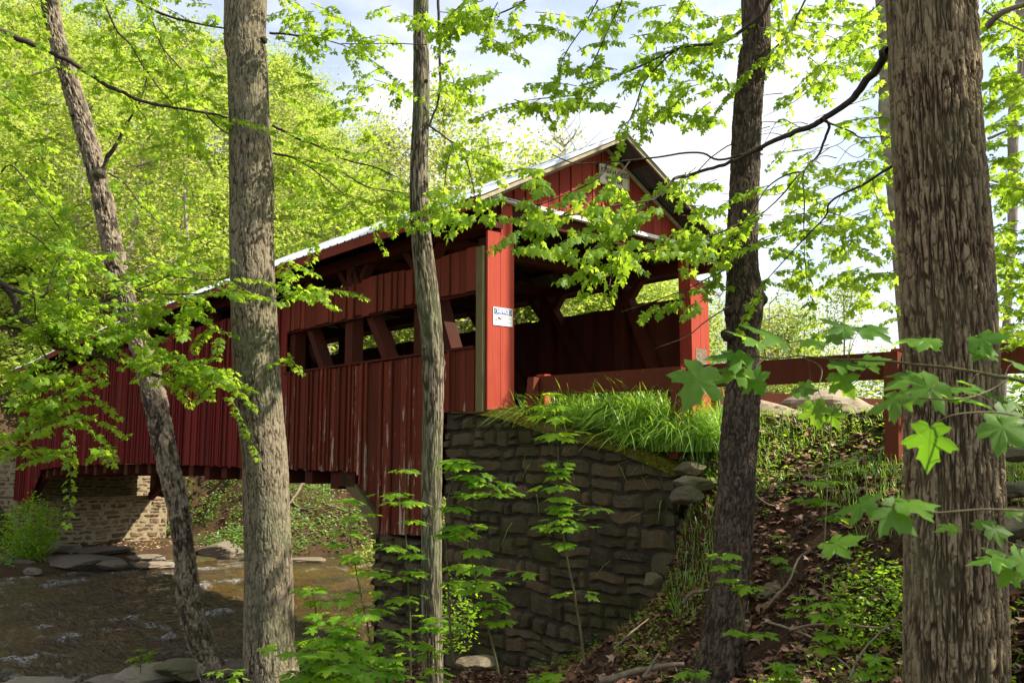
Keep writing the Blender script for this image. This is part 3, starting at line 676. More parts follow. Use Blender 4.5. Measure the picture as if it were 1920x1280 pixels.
# ------------------------------------------------------------------ rocks
def rock(name, label, c, sz, m, seed, rot=0, flat=1.0, group=None, cat="boulder", rough=.25, cuts=9):
    n, k = 34, 22; th = np.linspace(0, 2 * np.pi, n, endpoint=False); ph = np.linspace(-np.pi / 2, np.pi / 2, k)
    T, Pp = np.meshgrid(th, ph); D = np.stack([np.cos(Pp) * np.cos(T), np.cos(Pp) * np.sin(T), np.sin(Pp)], -1)
    r_ = np.random.default_rng(seed); rr = np.full(T.shape, 1.6)
    for i in range(cuts + 6):                         # cut by random planes: faceted stone
        nn = norm(r_.normal(size=3) * np.array([1, 1, .8])); dd = r_.uniform(.72, 1.0); dot = D @ nn
        rr = np.minimum(rr, np.where(dot > .05, dd / np.maximum(dot, .05), 9))
    rr = np.minimum(rr, 1.15) * (1 + (fbm(D[..., 0] * 2.2 + seed, D[..., 1] * 2.2, D[..., 2] * 2.2 + seed) - .5) * rough)
    V = D * rr[..., None] * np.array(sz) / 2; c_, s_ = math.cos(rot), math.sin(rot)
    V = np.stack([V[..., 0] * c_ - V[..., 1] * s_, V[..., 0] * s_ + V[..., 1] * c_, V[..., 2]], -1)
    mb = MB(); mb.add(V.reshape(-1, 3), grid_faces(k, n), r_.random(), .5)
    o = mb.build(name, m, smooth=False); o.location = tuple(c); tag(o, label, cat, group); return o
def rock_px(label, px, py, Y, wpx, hpx, m, seed, dep=None, **k):
    c = at(px, py, Y); w_ = wpx * Y / F; h = hpx * Y / F
    return rock("boulder", label, c, (w_, dep or w_ * .8, h), m, seed, **k)
rock_px("rounded tan boulder by the rail, right of the knobby dark trunk", 1425, 780, 13.6, 150, 62, M['boulder'], 3)
rock_px("large pale grey and rust boulder behind the rail", 1562, 774, 14.2, 172, 78, M['boulder'], 12, rough=.35)
rock_px("flat stone block at the foot of the right portal post", 1322, 787, 14.6, 60, 22, M['rock'], 8, dep=.35)
# slabs on the far bank ledge: (px,py,Y,w,h)
sl = [("low dark slab at the left end of the far ledge", 40, 1040, 30.0, 66, 14), ("broad flat slab below the far abutment", 112, 1027, 31.5, 84, 16), ("long dark overhanging slab below the far abutment", 195, 1031, 31, 96, 16),
      ("large tan ledge rock at the water under the far slabs", 150, 1054, 29.4, 130, 24), ("tilted dark wedge rock at the water edge", 212, 1058, 29.0, 60, 15), ("pale rounded rock at the left water edge", 36, 1058, 28.8, 50, 18),
      ("small pale rock in the water at the left", 60, 1071, 28.0, 36, 12), ("sunlit pink slab right of the abutment shadow", 272, 1044, 31.0, 70, 10), ("sunlit cream slab lying in the water", 290, 1058, 29.8, 80, 10),
      ("large slanting grey rock on the far bank between the trunks", 410, 1036, 32.5, 90, 34), ("long low rock behind the second trunk on the far bank", 480, 1047, 32.2, 80, 12), ("flat pale stone on the far waterline below the greens", 575, 1049, 31.8, 70, 7),
      ("small reddish rock at the end of the lit slab", 250, 1060, 29.8, 22, 14), ("flat grey slab left under the broad slab", 84, 1048, 29.8, 60, 12), ("thin slab standing out over the water at the far left", 10, 1050, 29.6, 40, 12), ("small dark rock between the lit slabs", 300, 1048, 30.6, 22, 9), ("flat pale rock left of the leaning trunk at the waterline", 330, 1052, 30.6, 40, 10)]
for i, (lb, px, py, Y, w_, h) in enumerate(sl): rock_px(lb, px, py, Y, w_ * 1.1, h * 1.15, M['rock'], 40 + i, dep=w_ * Y / F * .6, rot=rng.uniform(-.25, .25), cuts=16)
sl = [("pale stone slab on the near ledge left of the little sapling", 215, 1276, 13.9, 130, 24), ("flat pale ledge stone under the little sapling", 285, 1262, 13.8, 120, 26), ("mossy green ledge stone beside the leaning trunk", 350, 1252, 13.6, 110, 34),
      ("thin reddish slab right of the leaning trunk base", 432, 1250, 13.4, 70, 14), ("low rock at the lower left corner of the near bank", 60, 1284, 13.6, 150, 20)]
for i, (lb, px, py, Y, w_, h) in enumerate(sl): rock_px(lb, px, py, Y, w_, h, M['mossrock'] if 'mossy' in lb else M['rock'], 60 + i, dep=.8)
sl = [("tilted slab rock on the slope beside the end of the wing wall", 1292, 880, 9.2, 60, 26), ("dark overhanging slab left of the knobby trunk", 1305, 905, 8.9, 80, 26), ("square grey rock below the overhanging slab", 1290, 930, 8.8, 60, 34),
      ("mossy square rock against the bottom of the wing wall", 845, 1185, 10.3, 60, 30), ("flat slab rock at the bottom of the frame beside the wall", 890, 1240, 9.2, 80, 18), ("brown angular rock by the broken foot of the wall", 1225, 1090, 8.6, 36, 30), 
      ("rock half buried in leaves behind the knobby trunk base", 1455, 1110, 6.9, 70, 30)]
for i, (lb, px, py, Y, w_, h) in enumerate(sl): rock_px(lb, px, py, Y, w_, h, M['mossrock'], 80 + i)
sl = [("top block of the rock pile right of the big trunk", 1905, 918, 5.9, 90, 34), ("middle block of the rock pile right of the big trunk", 1915, 985, 5.7, 110, 60), ("tall lowest block of the rock pile right of the big trunk", 1910, 1120, 5.4, 110, 190), ("lit stone right of the big trunk above the rock pile", 1908, 852, 6.6, 60, 26)]
for i, (lb, px, py, Y, w_, h) in enumerate(sl): rock_px(lb, px, py, Y, w_, h, M['mossrock'], 95 + i)
#SPLIT
# ------------------------------------------------------------------ leaves
def leaf_template(kind):
    if kind == 'near':                   # pointed five-lobed maple leaf, finely toothed
        half = [(.0, .0), (.10, -.10), (.26, -.13), (.36, -.05), (.50, -.02), (.44, .08), (.36, .13), (.30, .19), (.46, .24), (.56, .31), (.72, .47), (.56, .50), (.52, .58), (.40, .53), (.30, .50), (.24, .53), (.26, .66), (.30, .78), (.19, .80), (.12, .90), (0, 1.12)]
    elif kind == 'mid':
        half = [(.0, .0), (.28, -.12), (.48, -.02), (.29, .18), (.55, .30), (.70, .47), (.50, .54), (.25, .50), (.28, .76), (.12, .88), (0, 1.1)]
    elif kind == 'low':
        half = [(.0, .0), (.44, -.04), (.26, .2), (.66, .46), (.24, .52), (0, 1.05)]
    else:
        V = np.array([(0, 0, 0), (.34, .42, -.06), (0, 1, -.12), (-.34, .42, -.06)]); return V, np.array([[0, 1, 2], [0, 2, 3]])
    out = half + [(-x, y) for x, y in half[-2:0:-1]]
    P = np.array([(0, .33)] + out); z = -.22 * ((np.abs(P[:, 0])) ** 1.3) - .18 * np.maximum(P[:, 1] - .3, 0) ** 1.5
    if kind == 'near': z = z + .03 * np.sin(P[:, 0] * 17) * (np.abs(P[:, 0]) > .2)
    V = np.c_[P, z]; n = len(out)
    return V, np.array([[0, 1 + i, 1 + (i + 1) % n] for i in range(n)])
TPL = {k: leaf_template(k) for k in ('near', 'mid', 'low', 'quad')}
def add_leaves(mb, P, Fw, Nn, size, kind='mid', rnd=None):
    P = np.asarray(P, float).reshape(-1, 3); n = len(P)
    if n == 0: return
    Fw = norm(np.broadcast_to(Fw, P.shape)); Nn = np.broadcast_to(Nn, P.shape); X = norm(np.cross(Fw, Nn)); Nn = np.cross(X, Fw)
    V0, F0 = TPL[kind]; size = np.broadcast_to(size, (n,))
    asp = rng.uniform(.82, 1.12, n); V = P[:, None] + size[:, None, None] * (V0[None, :, 0:1] * X[:, None] * asp[:, None, None] + V0[None, :, 1:2] * Fw[:, None] + V0[None, :, 2:3] * Nn[:, None] * rng.uniform(.5, 1.8, n)[:, None, None])
    Fc = F0[None] + (np.arange(n) * len(V0))[:, None, None]
    r_ = rng.random(n) if rnd is None else np.broadcast_to(rnd, (n,))
    mb.add(V.reshape(-1, 3), Fc.reshape(-1, 3), np.repeat(r_, len(V0)))
    if kind == 'near':
        if mb.uv is None: mb.uv = []
        mb.uv.append(np.tile(V0[:, :2], (n, 1)))
def twig(ml, mw, p, d, ln, size, kind='mid', droop=.25, tilt=.35, sp=.85, wr=.004, shade=None, hang=0.):
    """a thin twig carrying opposite pairs of maple leaves held in a flat tier"""
    d = norm(np.asarray(d, float)); k = max(2, int(ln / (size * sp))); u = np.linspace(0, 1, k + 2)
    side = norm(np.cross(d, UP) + 1e-6); bend = rng.uniform(-.25, .25)
    C = p + d * (u * ln)[:, None] + side * (bend * ln * u * u)[:, None] - UP * (droop * ln * u * u)[:, None]
    if mw is not None: tube(mw, C, np.linspace(wr, wr * .4, len(u)), 3)
    b = rng.random() if shade is None else shade
    P, Fd, Nn, S = [], [], [], []
    for i in range(1, k + 2):
        last = i == k + 1
        t_ = norm(C[i] - C[i - 1])
        for sg_ in ((1, -1, 0) if last else (1, -1)):
            f = t_ * rng.uniform(.25, .9) + side * sg_ * rng.uniform(.7, 1.2) - UP * rng.uniform(.05, .5) if sg_ else t_ - UP * rng.uniform(.0, .4)
            f = norm(f); pet = size * rng.uniform(.25, .7)
            P.append(C[i] + f * pet); Fd.append(norm(f - UP * rng.uniform(0, .5))); Nn.append(UP + rng.normal(size=3) * tilt)
            S.append(size * rng.uniform(.65, 1.2) * (1 if not last else .8))
            if rng.random() < .35: P.append(C[i] + f * pet * .5 + rng.normal(size=3) * size * .3); Fd.append(norm(f + rng.normal(size=3) * .5)); Nn.append(UP + rng.normal(size=3) * tilt); S.append(size * rng.uniform(.4, .8))
    P, Fd, Nn = np.array(P), np.array(Fd), np.array(Nn)
    if hang:
        Fd = norm(Fd * .75 - UP * hang * rng.uniform(.4, 1.3, (len(P), 1))); hz = norm(Fd * [1, 1, 0] + rng.normal(size=P.shape) * [.35, .35, 0]); Nn = hz * .8 + UP * rng.uniform(.3, 1, (len(P), 1))
    add_leaves(ml, P, Fd, Nn, np.array(S), kind, np.clip(b * .5 + rng.random(len(P)) * .5, 0, 1))
class TW:
    def __init__(s, mb): s.mb = mb
    def add(s, V, Fc, rnd=.5, h=.5, mat=1): s.mb.add(V, Fc, rnd, h, 1)
def branch(mw, C, r0, r1, n=6, res=5):
    C = catmull(C, max(6, len(C) * res)); wob = np.stack([fbm(np.arange(len(C)) * .35, j * 7.7 + C[0, 0]) - .5 for j in range(3)], -1) * r0 * 1.6; wob[0] = 0
    C = C + wob; tube(mw, C, np.linspace(r0, r1, len(C)), n); return C
def px_branch(mw, pts, Y0, Y1, w0, w1, n=6):
    Ys = np.linspace(Y0, Y1, len(pts)); C = [at(x, y, Y) for (x, y), Y in zip(pts, Ys)]
    return branch(mw, C, w0 * Y0 / F / 2, w1 * Y1 / F / 2, n)
def leafy(ml, mw, C, size, every=.22, ln=(.3, .7), kind='mid', start=.15, dens=1., **k):
    """side twigs along a branch"""
    seg = np.linalg.norm(np.diff(C, axis=0), axis=1); cum = np.r_[0, np.cumsum(seg)]; tot = cum[-1]; x = tot * start; sg_ = 1
    while x < tot:
        i = min(np.searchsorted(cum, x), len(C) - 1); t_ = norm(C[i] - C[max(i - 1, 0)]); sd_ = norm(np.cross(t_, UP)) * sg_
        if rng.random() < dens: twig(ml, mw, C[i], t_ * rng.uniform(.3, .9) + sd_ * rng.uniform(.6, 1) + UP * rng.uniform(-.1, .25), rng.uniform(*ln), size, kind, **k)
        sg_ = -sg_; x += every * rng.uniform(.6, 1.4)
    twig(ml, mw, C[-1], C[-1] - C[-2], rng.uniform(*ln), size, kind, **k)
def fill(ml, mw, boxes, size, kind='mid', dn=1., clear=False, skip=None, **k):
    """tiers of leafy twigs through a volume; boxes = (px, py, rx, ry, Y0, Y1, count)"""
    for (cx, cy, rx, ry, Y0, Y1, cnt) in boxes:
        for _ in range(int(round(cnt * dn))):
            a_, q = rng.uniform(0, 2 * np.pi), math.sqrt(rng.random()); Y = rng.uniform(Y0, Y1)
            qx, qy = cx + rx * q * math.cos(a_), cy + ry * q * math.sin(a_)
            if skip and skip[0] < qx < skip[2] and skip[1] < qy < skip[3]: continue
            if clear and qy < 470 and abs(qx - np.interp(qy, [0, 107, 213, 290, 400, 500], [93, 117, 149, 172, 198, 218])) < 52 and rng.random() < .93: continue
            p = at(qx, qy, Y)
            an = rng.uniform(0, 2 * np.pi); d = np.array([math.cos(an), math.sin(an), rng.uniform(-.15, .15)]); ln = rng.uniform(.25, .6) * size / .08
            twig(ml, mw, p - d * ln * .5, d, ln, size * rng.uniform(.8, 1.15), kind, **k)
def trunk(C, rad, style, n=150, m=420, flare=0., seed=0, bumps=()):
    """bark modelled on the trunk surface; rad = radii along the path"""
    C = np.asarray(C, float); k = len(C); u = np.linspace(0, 1, m); Cs = catmull(C, m); Rr = np.interp(u, np.linspace(0, 1, k), rad)
    T, X, Y = frames(Cs); th = np.linspace(0, 2 * np.pi, n, endpoint=False)
    ln = np.r_[0, np.cumsum(np.linalg.norm(np.diff(Cs, axis=0), axis=1))]; cx, cy = np.cos(th)[None], np.sin(th)[None]; Z = ln[:, None] * np.ones_like(cx); r0 = np.mean(rad)
    a_ = cx * r0; b = cy * r0; o = seed * 7.3
    def crack(f, fz, o_=0, w=.3, oc=3, wa=.5):
        ww = (fbm(a_ * f * .35 + o + o_, b * f * .35, Z * fz * .6) - .5) * wa / f * 6
        return sst(np.abs(2 * fbm((a_ + ww) * f + o + o_, (b - ww) * f, Z * fz, o=oc) - 1), 0, w)
    fine = fbm(a_ * 70, b * 70, Z * 34, o=3)
    if style == 'furrow':
        h = np.minimum(crack(46, 5.5, w=.42, wa=.12), .3 + .7 * crack(58, 13, 3.3, w=.3, wa=.15)) * (.5 + .75 * fine); h = np.clip(.12 + h * 1.3, 0, 1); amp = .022
    elif style == 'birch':
        pl = fbm(a_ * 13 + o, b * 13, Z * 7, o=4); h = .45 * sst(pl, .42, .54) + .35 * crack(18, 6, w=.25) + .2 * sst(fbm(a_ * 25 + o, b * 25, Z * 20 + 4, o=3), .42, .55); h = h * (.5 + .8 * fine); amp = .042
    elif style == 'slim': h = crack(48, 4.5, w=.4) * (.6 + .6 * fine); amp = .005
    elif style == 'dark': h = (.35 + .65 * np.minimum(crack(44, 12, w=.3), .3 + .7 * crack(36, 22, 5, w=.2))) * (.5 + .7 * fine); amp = .012
    else: h = (.2 + .8 * np.minimum(crack(36, 6.5, w=.16), .4 + .6 * crack(34, 14, 5, w=.14))) * (.5 + .7 * fine); amp = .009
    low = (fbm(a_ * 2.2 + o, b * 2.2, Z * 1.2, o=3) - .5) * (.08 if style in ('maple', 'slim') else .16)
    rr = Rr[:, None] * (1 + low * (1.0 if style != 'furrow' else .5)) + amp * (h - .85)
    if flare: rr = rr * (1 + flare * np.exp(-Z / .35) * (1 + .5 * np.cos(th * 4 + seed)[None]))
    for (bz, bth, br, ba) in bumps:
        dth = np.angle(np.exp(1j * (th - bth)))[None] * r0; rr = rr + ba * np.exp(-((Z - bz) ** 2 + dth ** 2) / br ** 2)
    V = Cs[:, None] + rr[..., None] * (cx[..., None] * X[:, None] + cy[..., None] * Y[:, None])
    mb = MB(); mb.add(V.reshape(-1, 3), grid_faces(m, n), .5, np.clip(h, 0, 1).ravel()); return mb, Cs
def crown(ml, mw, c, rad, n, size, kind='low', trunk_top=None, shell=.35):
    c = np.asarray(c, float)
    for _ in range(n):
        d = norm(rng.normal(size=3)); q = rng.uniform(shell, 1) ** .7; p = c + d * q * np.array(rad)
        an = rng.uniform(0, 2 * np.pi)
        twig(ml, mw, p, [math.cos(an), math.sin(an), rng.uniform(-.2, .2)], rng.uniform(.5, 1.1), size, kind, sp=.7, wr=.006)
def limbs(mw, base, c, rad, n, r0):
    for _ in range(n):
        d = norm(rng.normal(size=3) + [0, 0, .4]); b_ = MB(); e = np.asarray(c) + d * np.array(rad) * rng.uniform(.6, .95); m_ = (np.asarray(base) + e) / 2 + rng.normal(size=3) * .4
        branch(b_, [base, m_, e], r0, r0 * .15, 5); LIMB.setdefault(mw, []).append(b_)

# ------------------------------------------------------------------ the five near trees
def pxpath(rows, Y, Yt=None):
    C, r_ = [], []
    for i, (y, xl, xr) in enumerate(rows):
        Yi = Y if Yt is None else Y + (Yt - Y) * i / (len(rows) - 1); C.append(at((xl + xr) / 2, y, Yi)); r_.append((xr - xl) / 2 * Yi / F * math.cos(math.atan(((xl + xr) / 2 - 960) / F)))
    return C, r_
def extend_down(C, r_, gz, k=1.12):
    d = (C[0] - C[1]); d = d / abs(d[2]) if abs(d[2]) > 1e-6 else np.array([0, 0, -1]); g = C[0] + d * max(C[0][2] - gz, .1); g[2] = gz; return [g] + C, [r_[0] * k] + r_
def extend_up(C, r_, h, k=.8, lean=(0, 0)):
    t_ = C[-1] + np.array([lean[0], lean[1], h]); return C + [t_], r_ + [r_[-1] * k]
TREES = {}
def near_tree(key, label, rows, Y, style, m, gz, up, n=150, mm=480, flare=0., bumps=(), lean=(0, 0), Yt=None, sunk=.25):
    C, r_ = pxpath(rows, Y, Yt); C, r_ = extend_down(C, r_, gz - sunk); C, r_ = extend_up(C, r_, up, .72, lean)
    root = thing(key, label, "tree", (C[0][0], C[0][1], gz)); mb, Cs = trunk(C, r_, style, n, mm, flare, len(TREES) + 1, bumps)
    part(mb, "trunk", m, root, True); TREES[label] = root
    return root, Cs
t1, c1 = near_tree("leaning_tree", "leaning tree with peeling shaggy bark at the water edge",
    [(1240, 367, 417), (1203, 353, 400), (1136, 333, 380), (1040, 325, 367), (936, 310, 353), (873, 293, 337), (760, 268, 317), (677, 251, 297), (600, 226, 270), (500, 197, 240), (400, 177, 220), (290, 152, 193), (213, 128, 170), (107, 98, 136), (0, 73, 113)],
    13.3, 'birch', M['bark_birch'], -3.6, 3.5, n=160, mm=900, flare=.25, lean=(-.6, 0))
t2, c2 = near_tree("maple_tree", "straight grey maple trunk with greenish lichen, left of centre by the creek",
    [(1280, 459, 561), (1200, 458, 551), (1060, 460, 548), (960, 456, 544), (853, 453, 540), (760, 441, 531), (640, 434, 523), (540, 431, 518), (427, 428, 515), (340, 427, 516), (213, 427, 507), (107, 423, 503), (0, 418, 503)],
    8.3, 'maple', M['bark_maple'], -2.95, 4.0, n=260, mm=900, flare=.3)
t3, c3 = near_tree("slender_tree", "slender straight tree in front of the window opening of the bridge",
    [(1280, 792, 831), (1066, 790, 828), (853, 791, 829), (760, 792, 832), (640, 789, 831), (540, 778, 822), (427, 769, 808), (320, 768, 803), (213, 773, 806), (107, 774, 806), (0, 774, 805)],
    8.6, 'slim', M['bark_slim'], -2.75, 4.5, n=150, mm=800, bumps=((2.75 + 1.1, 3.2, .05, .02),))
t4, c4 = near_tree("knobby_tree", "dark trunk with knobs and a bulge, right of the portal",
    [(1262, 1304, 1392), (1170, 1320, 1393), (1070, 1335, 1407), (960, 1343, 1413), (853, 1348, 1418), (800, 1352, 1424), (700, 1360, 1426), (640, 1363, 1423), (590, 1358, 1430), (550, 1360, 1431), (500, 1362, 1422), (427, 1362, 1422), (320, 1367, 1427), (213, 1372, 1432), (107, 1382, 1440), (0, 1387, 1447)],
    6.2, 'dark', M['bark_dark'], -1.72, 4.0, n=220, mm=900, flare=.28)
t5, c5 = near_tree("oak_tree", "thick trunk with deep furrowed bark at the right edge",
    [(1280, 1693, 1890), (1066, 1693, 1885), (853, 1693, 1880), (640, 1688, 1873), (427, 1676, 1862), (213, 1664, 1844), (107, 1658, 1840), (0, 1653, 1836)],
    4.6, 'furrow', M['bark_oak'], -1.5, 5.0, n=760, mm=1300)
t7, c7 = near_tree("distant_tree", "slim pale forked trunk at the right edge behind the rail",
    [(700, 1874, 1890), (600, 1879, 1896), (427, 1888, 1908), (267, 1888, 1911), (200, 1890, 1915), (160, 1894, 1922), (60, 1905, 1932)],
    11.5, 'maple', M['pale_bark'], H(6.6, 11.5), 5.0, n=40, mm=160)
t6, c6 = near_tree("distant_tree", "smooth grey trunk peeking out left of the thick furrowed trunk",
    [(430, 1668, 1700), (310, 1657, 1690), (220, 1646, 1682), (120, 1648, 1680), (0, 1640, 1672)],
    10.5, 'maple', M['pale_bark'], H(4.8, 10.5), 4.5, n=40, mm=160)
# burls and knots
def knob(root, px, py, Y, r_, m):
    c = at(px, py, Y); n, k = 18, 12; th = np.linspace(0, 2 * np.pi, n, endpoint=False); ph = np.linspace(-np.pi / 2, np.pi / 2, k); T, Pp = np.meshgrid(th, ph)
    D = np.stack([np.cos(Pp) * np.cos(T), np.cos(Pp) * np.sin(T), np.sin(Pp)], -1); V = c + D * r_ * (1 + (fbm(D[..., 0] * 2.5 + px, D[..., 1] * 2.5, D[..., 2] * 2.5) - .5)[..., None] * .9)
    mb = MB(); mb.add(V.reshape(-1, 3), grid_faces(k, n), .5, fbm(D[..., 0] * 5, D[..., 1] * 5, D[..., 2] * 5).ravel()); part(mb, "knot", m, root, True)
knob(t4, 1368, 583, 6.15, .045, M['bark_dark']); knob(t4, 1366, 628, 6.15, .05, M['bark_dark']); knob(t4, 1424, 560, 6.2, .055, M['bark_dark'])
knob(t2, 495, 75, 8.1, .035, M['bark_dark']); knob(t3, 799, 152, 8.5, .022, M['bark_dark']); knob(t3, 797, 650, 8.52, .03, M['bark_slim']); knob(t1, 190, 325, 13.2, .09, M['bark_birch'])

ml = {k: MB() for k in 't1 t2 t3 t4 t5 t6 t7 tl'.split()}; mw = {k: TW(v) for k, v in ml.items()}; LIMB = {k: [] for k in ml}
def limb(tr, pts, Y0, Y1, w0, w1):
    b_ = MB(); C = px_branch(b_, pts, Y0, Y1, w0, w1); LIMB[tr].append(b_); return C
# t1: side stub and small branches
br = limb('t1', [(190, 330), (205, 290), (222, 262), (240, 225)], 13.2, 13.0, 12, 6)
leafy(ml['t1'], mw['t1'], limb('t1', [(240, 228), (262, 190), (280, 130)], 13, 12.6, 5, 2), .09, .4)
leafy(ml['t1'], mw['t1'], limb('t1', [(205, 325), (235, 345), (265, 385), (310, 430)], 13, 12.5, 4, 2), .09, .4)
leafy(ml['t1'], mw['t1'], limb('t1', [(120, 120), (40, 150), (0, 170)], 13.2, 12.0, 5, 2), .09, .4)
# left maple outside the frame: its limbs enter from the left
tlr = thing("maple_tree", "maple standing off the left edge whose long limbs and leaves hang over the creek", "tree", (-7.6, 7.6, H(-7.6, 7.6)))
mb, _ = trunk([np.array([-7.6, 7.6, -3.9]), np.array([-7.55, 7.6, 0]), np.array([-7.7, 7.7, 4]), np.array([-7.6, 7.9, 8.5])], [.26, .22, .18, .1], 'maple', 60, 160, .3, 9)
part(mb, "trunk", M['bark_maple'], tlr, True)
def tl(pts, Y0, Y1, w0, w1, size=.056, every=.25, leaves=True, tr='tl', start=.1, **k):
    C = limb(tr, pts, Y0, Y1, w0, w1)
    if leaves: leafy(ml[tr], mw[tr], C, size, every, start=start, **k)
    return C
tl([(-160, 20), (0, 58), (50, 78), (100, 100), (140, 120), (190, 152), (225, 170), (265, 188), (330, 203), (385, 212), (426, 220)], 7.4, 7.9, 13, 4, every=.5)
tl([(385, 212), (405, 235), (428, 252)], 7.8, 8, 4, 3, leaves=False)
tl([(-170, 480), (0, 532), (40, 590), (95, 640), (130, 655), (200, 668), (250, 685), (300, 705), (345, 702)], 7.0, 7.4, 18, 6, every=.45)
tl([(95, 640), (130, 592), (185, 568), (250, 545), (290, 530), (325, 512), (350, 500)], 7.1, 7.3, 6, 2, every=.22)
tl([(250, 545), (330, 552), (430, 548)], 7.2, 7.5, 4, 2)
tl([(325, 518), (380, 525), (430, 522)], 7.2, 7.5, 3, 2)
tl([(-60, 500), (20, 540), (80, 555), (95, 525)], 6.8, 6.8, 12, 3)
tl([(75, 650), (105, 700), (115, 745), (125, 790)], 7.0, 6.8, 4, 2, every=.18)
tl([(300, 705), (330, 690), (400, 700), (425, 735)], 7.3, 7.6, 3, 2, every=.18)
tl([(100, 635), (70, 600), (65, 560)], 7, 6.6, 4, 2)
tl([(-30, 410), (60, 440), (115, 500), (128, 550), (125, 620)], 7.0, 7.1, 3, 2)
tl([(180, -40), (215, 50), (245, 85), (285, 150), (330, 205)], 7.6, 7.9, 5, 2, every=.4)
tl([(215, -30), (285, 18), (350, 40), (424, 55)], 8.0, 8.2, 7, 3, every=.4)
tl([(265, 0), (290, 50), (305, 90), (345, 140), (350, 190)], 7.9, 7.9, 3, 2)
tl([(-20, 360), (20, 310), (70, 370), (110, 427)], 6.8, 6.8, 4, 2)
L_FILL = [(60, 60, 130, 90, 6.6, 8.5, 26), (210, 90, 120, 110, 7, 9, 22), (350, 100, 90, 110, 7.5, 9, 16), (60, 230, 110, 90, 7, 9, 20), (250, 260, 120, 90, 7.5, 10, 16), (380, 260, 60, 110, 8.6, 10, 8),
          (40, 380, 90, 90, 6.8, 8.5, 20), (150, 400, 130, 60, 8, 10, 16), (60, 500, 120, 60, 6.8, 8.2, 26), (190, 480, 120, 60, 7, 9, 24), (330, 500, 90, 70, 7.5, 9, 18), (370, 420, 60, 70, 9, 10, 8),
          (170, 590, 130, 45, 6.8, 8, 30), (320, 610, 100, 55, 6.9, 8, 26), (90, 600, 60, 40, 6.8, 7.4, 10), (380, 700, 55, 28, 6.9, 7.5, 16), (300, 680, 60, 25, 6.9, 7.3, 8),
          (130, 710, 90, 14, 6.6, 7.2, 7), (120, 760, 100, 26, 6.6, 7.2, 18), (60, 695, 60, 20, 6.6, 7.2, 7), (60, 840, 70, 12, 6.6, 7, 8), (175, 838, 30, 8, 6.6, 7, 3), (20, 810, 30, 10, 6.6, 7, 3)]
fill(ml['tl'], mw['tl'], L_FILL, .060, tilt=.4, droop=.3, dn=.95, clear=True)
fill(ml['tl'], mw['tl'], [(100, 60, 160, 100, 9, 12, 46), (330, 60, 120, 90, 9, 12, 26), (180, 330, 220, 160, 10, 12.5, 60)], .075, 'low', dn=.6, clear=True)
# t2 branches to the right
tl([(505, 62), (560, 66), (600, 72), (645, 85)], 8.2, 8.4, 5, 2, tr='t2', every=.25)
tl([(510, 235), (560, 260), (610, 280), (650, 300), (700, 312), (740, 330)], 8.2, 8.6, 5, 2, tr='t2', every=.3)
tl([(512, 287), (560, 298), (600, 308), (640, 322), (690, 350), (760, 362)], 8.2, 8.6, 5, 2, tr='t2', every=.3)
tl([(560, 300), (610, 335), (650, 370)], 8.3, 8.6, 3, 2, tr='t2')
tl([(515, 560), (560, 548), (600, 545)], 8.1, 8.0, 3, 2, tr='t2', every=.2)
fill(ml['t2'], mw['t2'], [(565, 30, 60, 50, 8, 9.5, 18), (580, 100, 60, 60, 8, 9.5, 10), (690, 90, 60, 35, 7.8, 9, 9), (700, 150, 55, 25, 7.8, 9, 7), (620, 260, 100, 50, 8.2, 10, 16), (650, 350, 110, 50, 8.2, 10, 24), (560, 430, 45, 50, 8.5, 10, 10), (690, 400, 70, 30, 8.5, 10, 12), (640, 190, 90, 30, 8.5, 10, 8),
                        (545, 500, 26, 18, 7.8, 8.1, 4), (570, 545, 45, 14, 7.8, 8.1, 7), (545, 675, 28, 12, 7.8, 8, 3), (405, 780, 8, 8, 8, 8.2, 0), (660, 20, 70, 14, 8, 9, 4)], .062, dn=.75)
# t3 vine-like branches
tl([(822, -20), (822, 30), (824, 90), (824, 160), (818, 200), (805, 236)], 8.4, 8.5, 6, 4, tr='t3', leaves=False)
tl([(805, 236), (825, 250), (850, 268), (880, 284), (915, 293)], 8.5, 8.2, 4, 2, tr='t3', every=.3, dens=.7, ln=(.15, .3))
tl([(868, 280), (880, 320), (890, 362)], 8.3, 8.2, 3, 2, tr='t3', leaves=False)
tl([(850, 272), (838, 310), (832, 360), (826, 395)], 8.4, 8.3, 3, 2, tr='t3', dens=.5, ln=(.12, .2))
tl([(826, 118), (845, 135), (852, 160)], 8.4, 8.3, 3, 2, tr='t3', ln=(.1, .25), every=.2)
tl([(640, 82), (740, 82), (800, 84)], 8.4, 8.4, 2, 2, tr='t3', leaves=False)
fill(ml['t3'], mw['t3'], [(888, 140, 22, 14, 8, 8.6, 2), (870, 175, 30, 18, 8, 8.6, 4), (835, 110, 12, 8, 8, 8.4, 1), (900, 262, 30, 12, 8, 8.6, 2), (930, 300, 30, 12, 8, 8.6, 3), (850, 300, 22, 22, 8, 8.6, 3), (905, 325, 25, 12, 8, 8.6, 2), (845, 375, 40, 22, 7.6, 8.2, 9), (815, 400, 40, 22, 7.6, 8.2, 6), (740, 365, 35, 25, 8.2, 9, 6), (760, 405, 30, 15, 8, 8.6, 4), (880, 410, 20, 20, 7.6, 8, 3)], .072, sp=1.0, hang=.7, dn=.75)
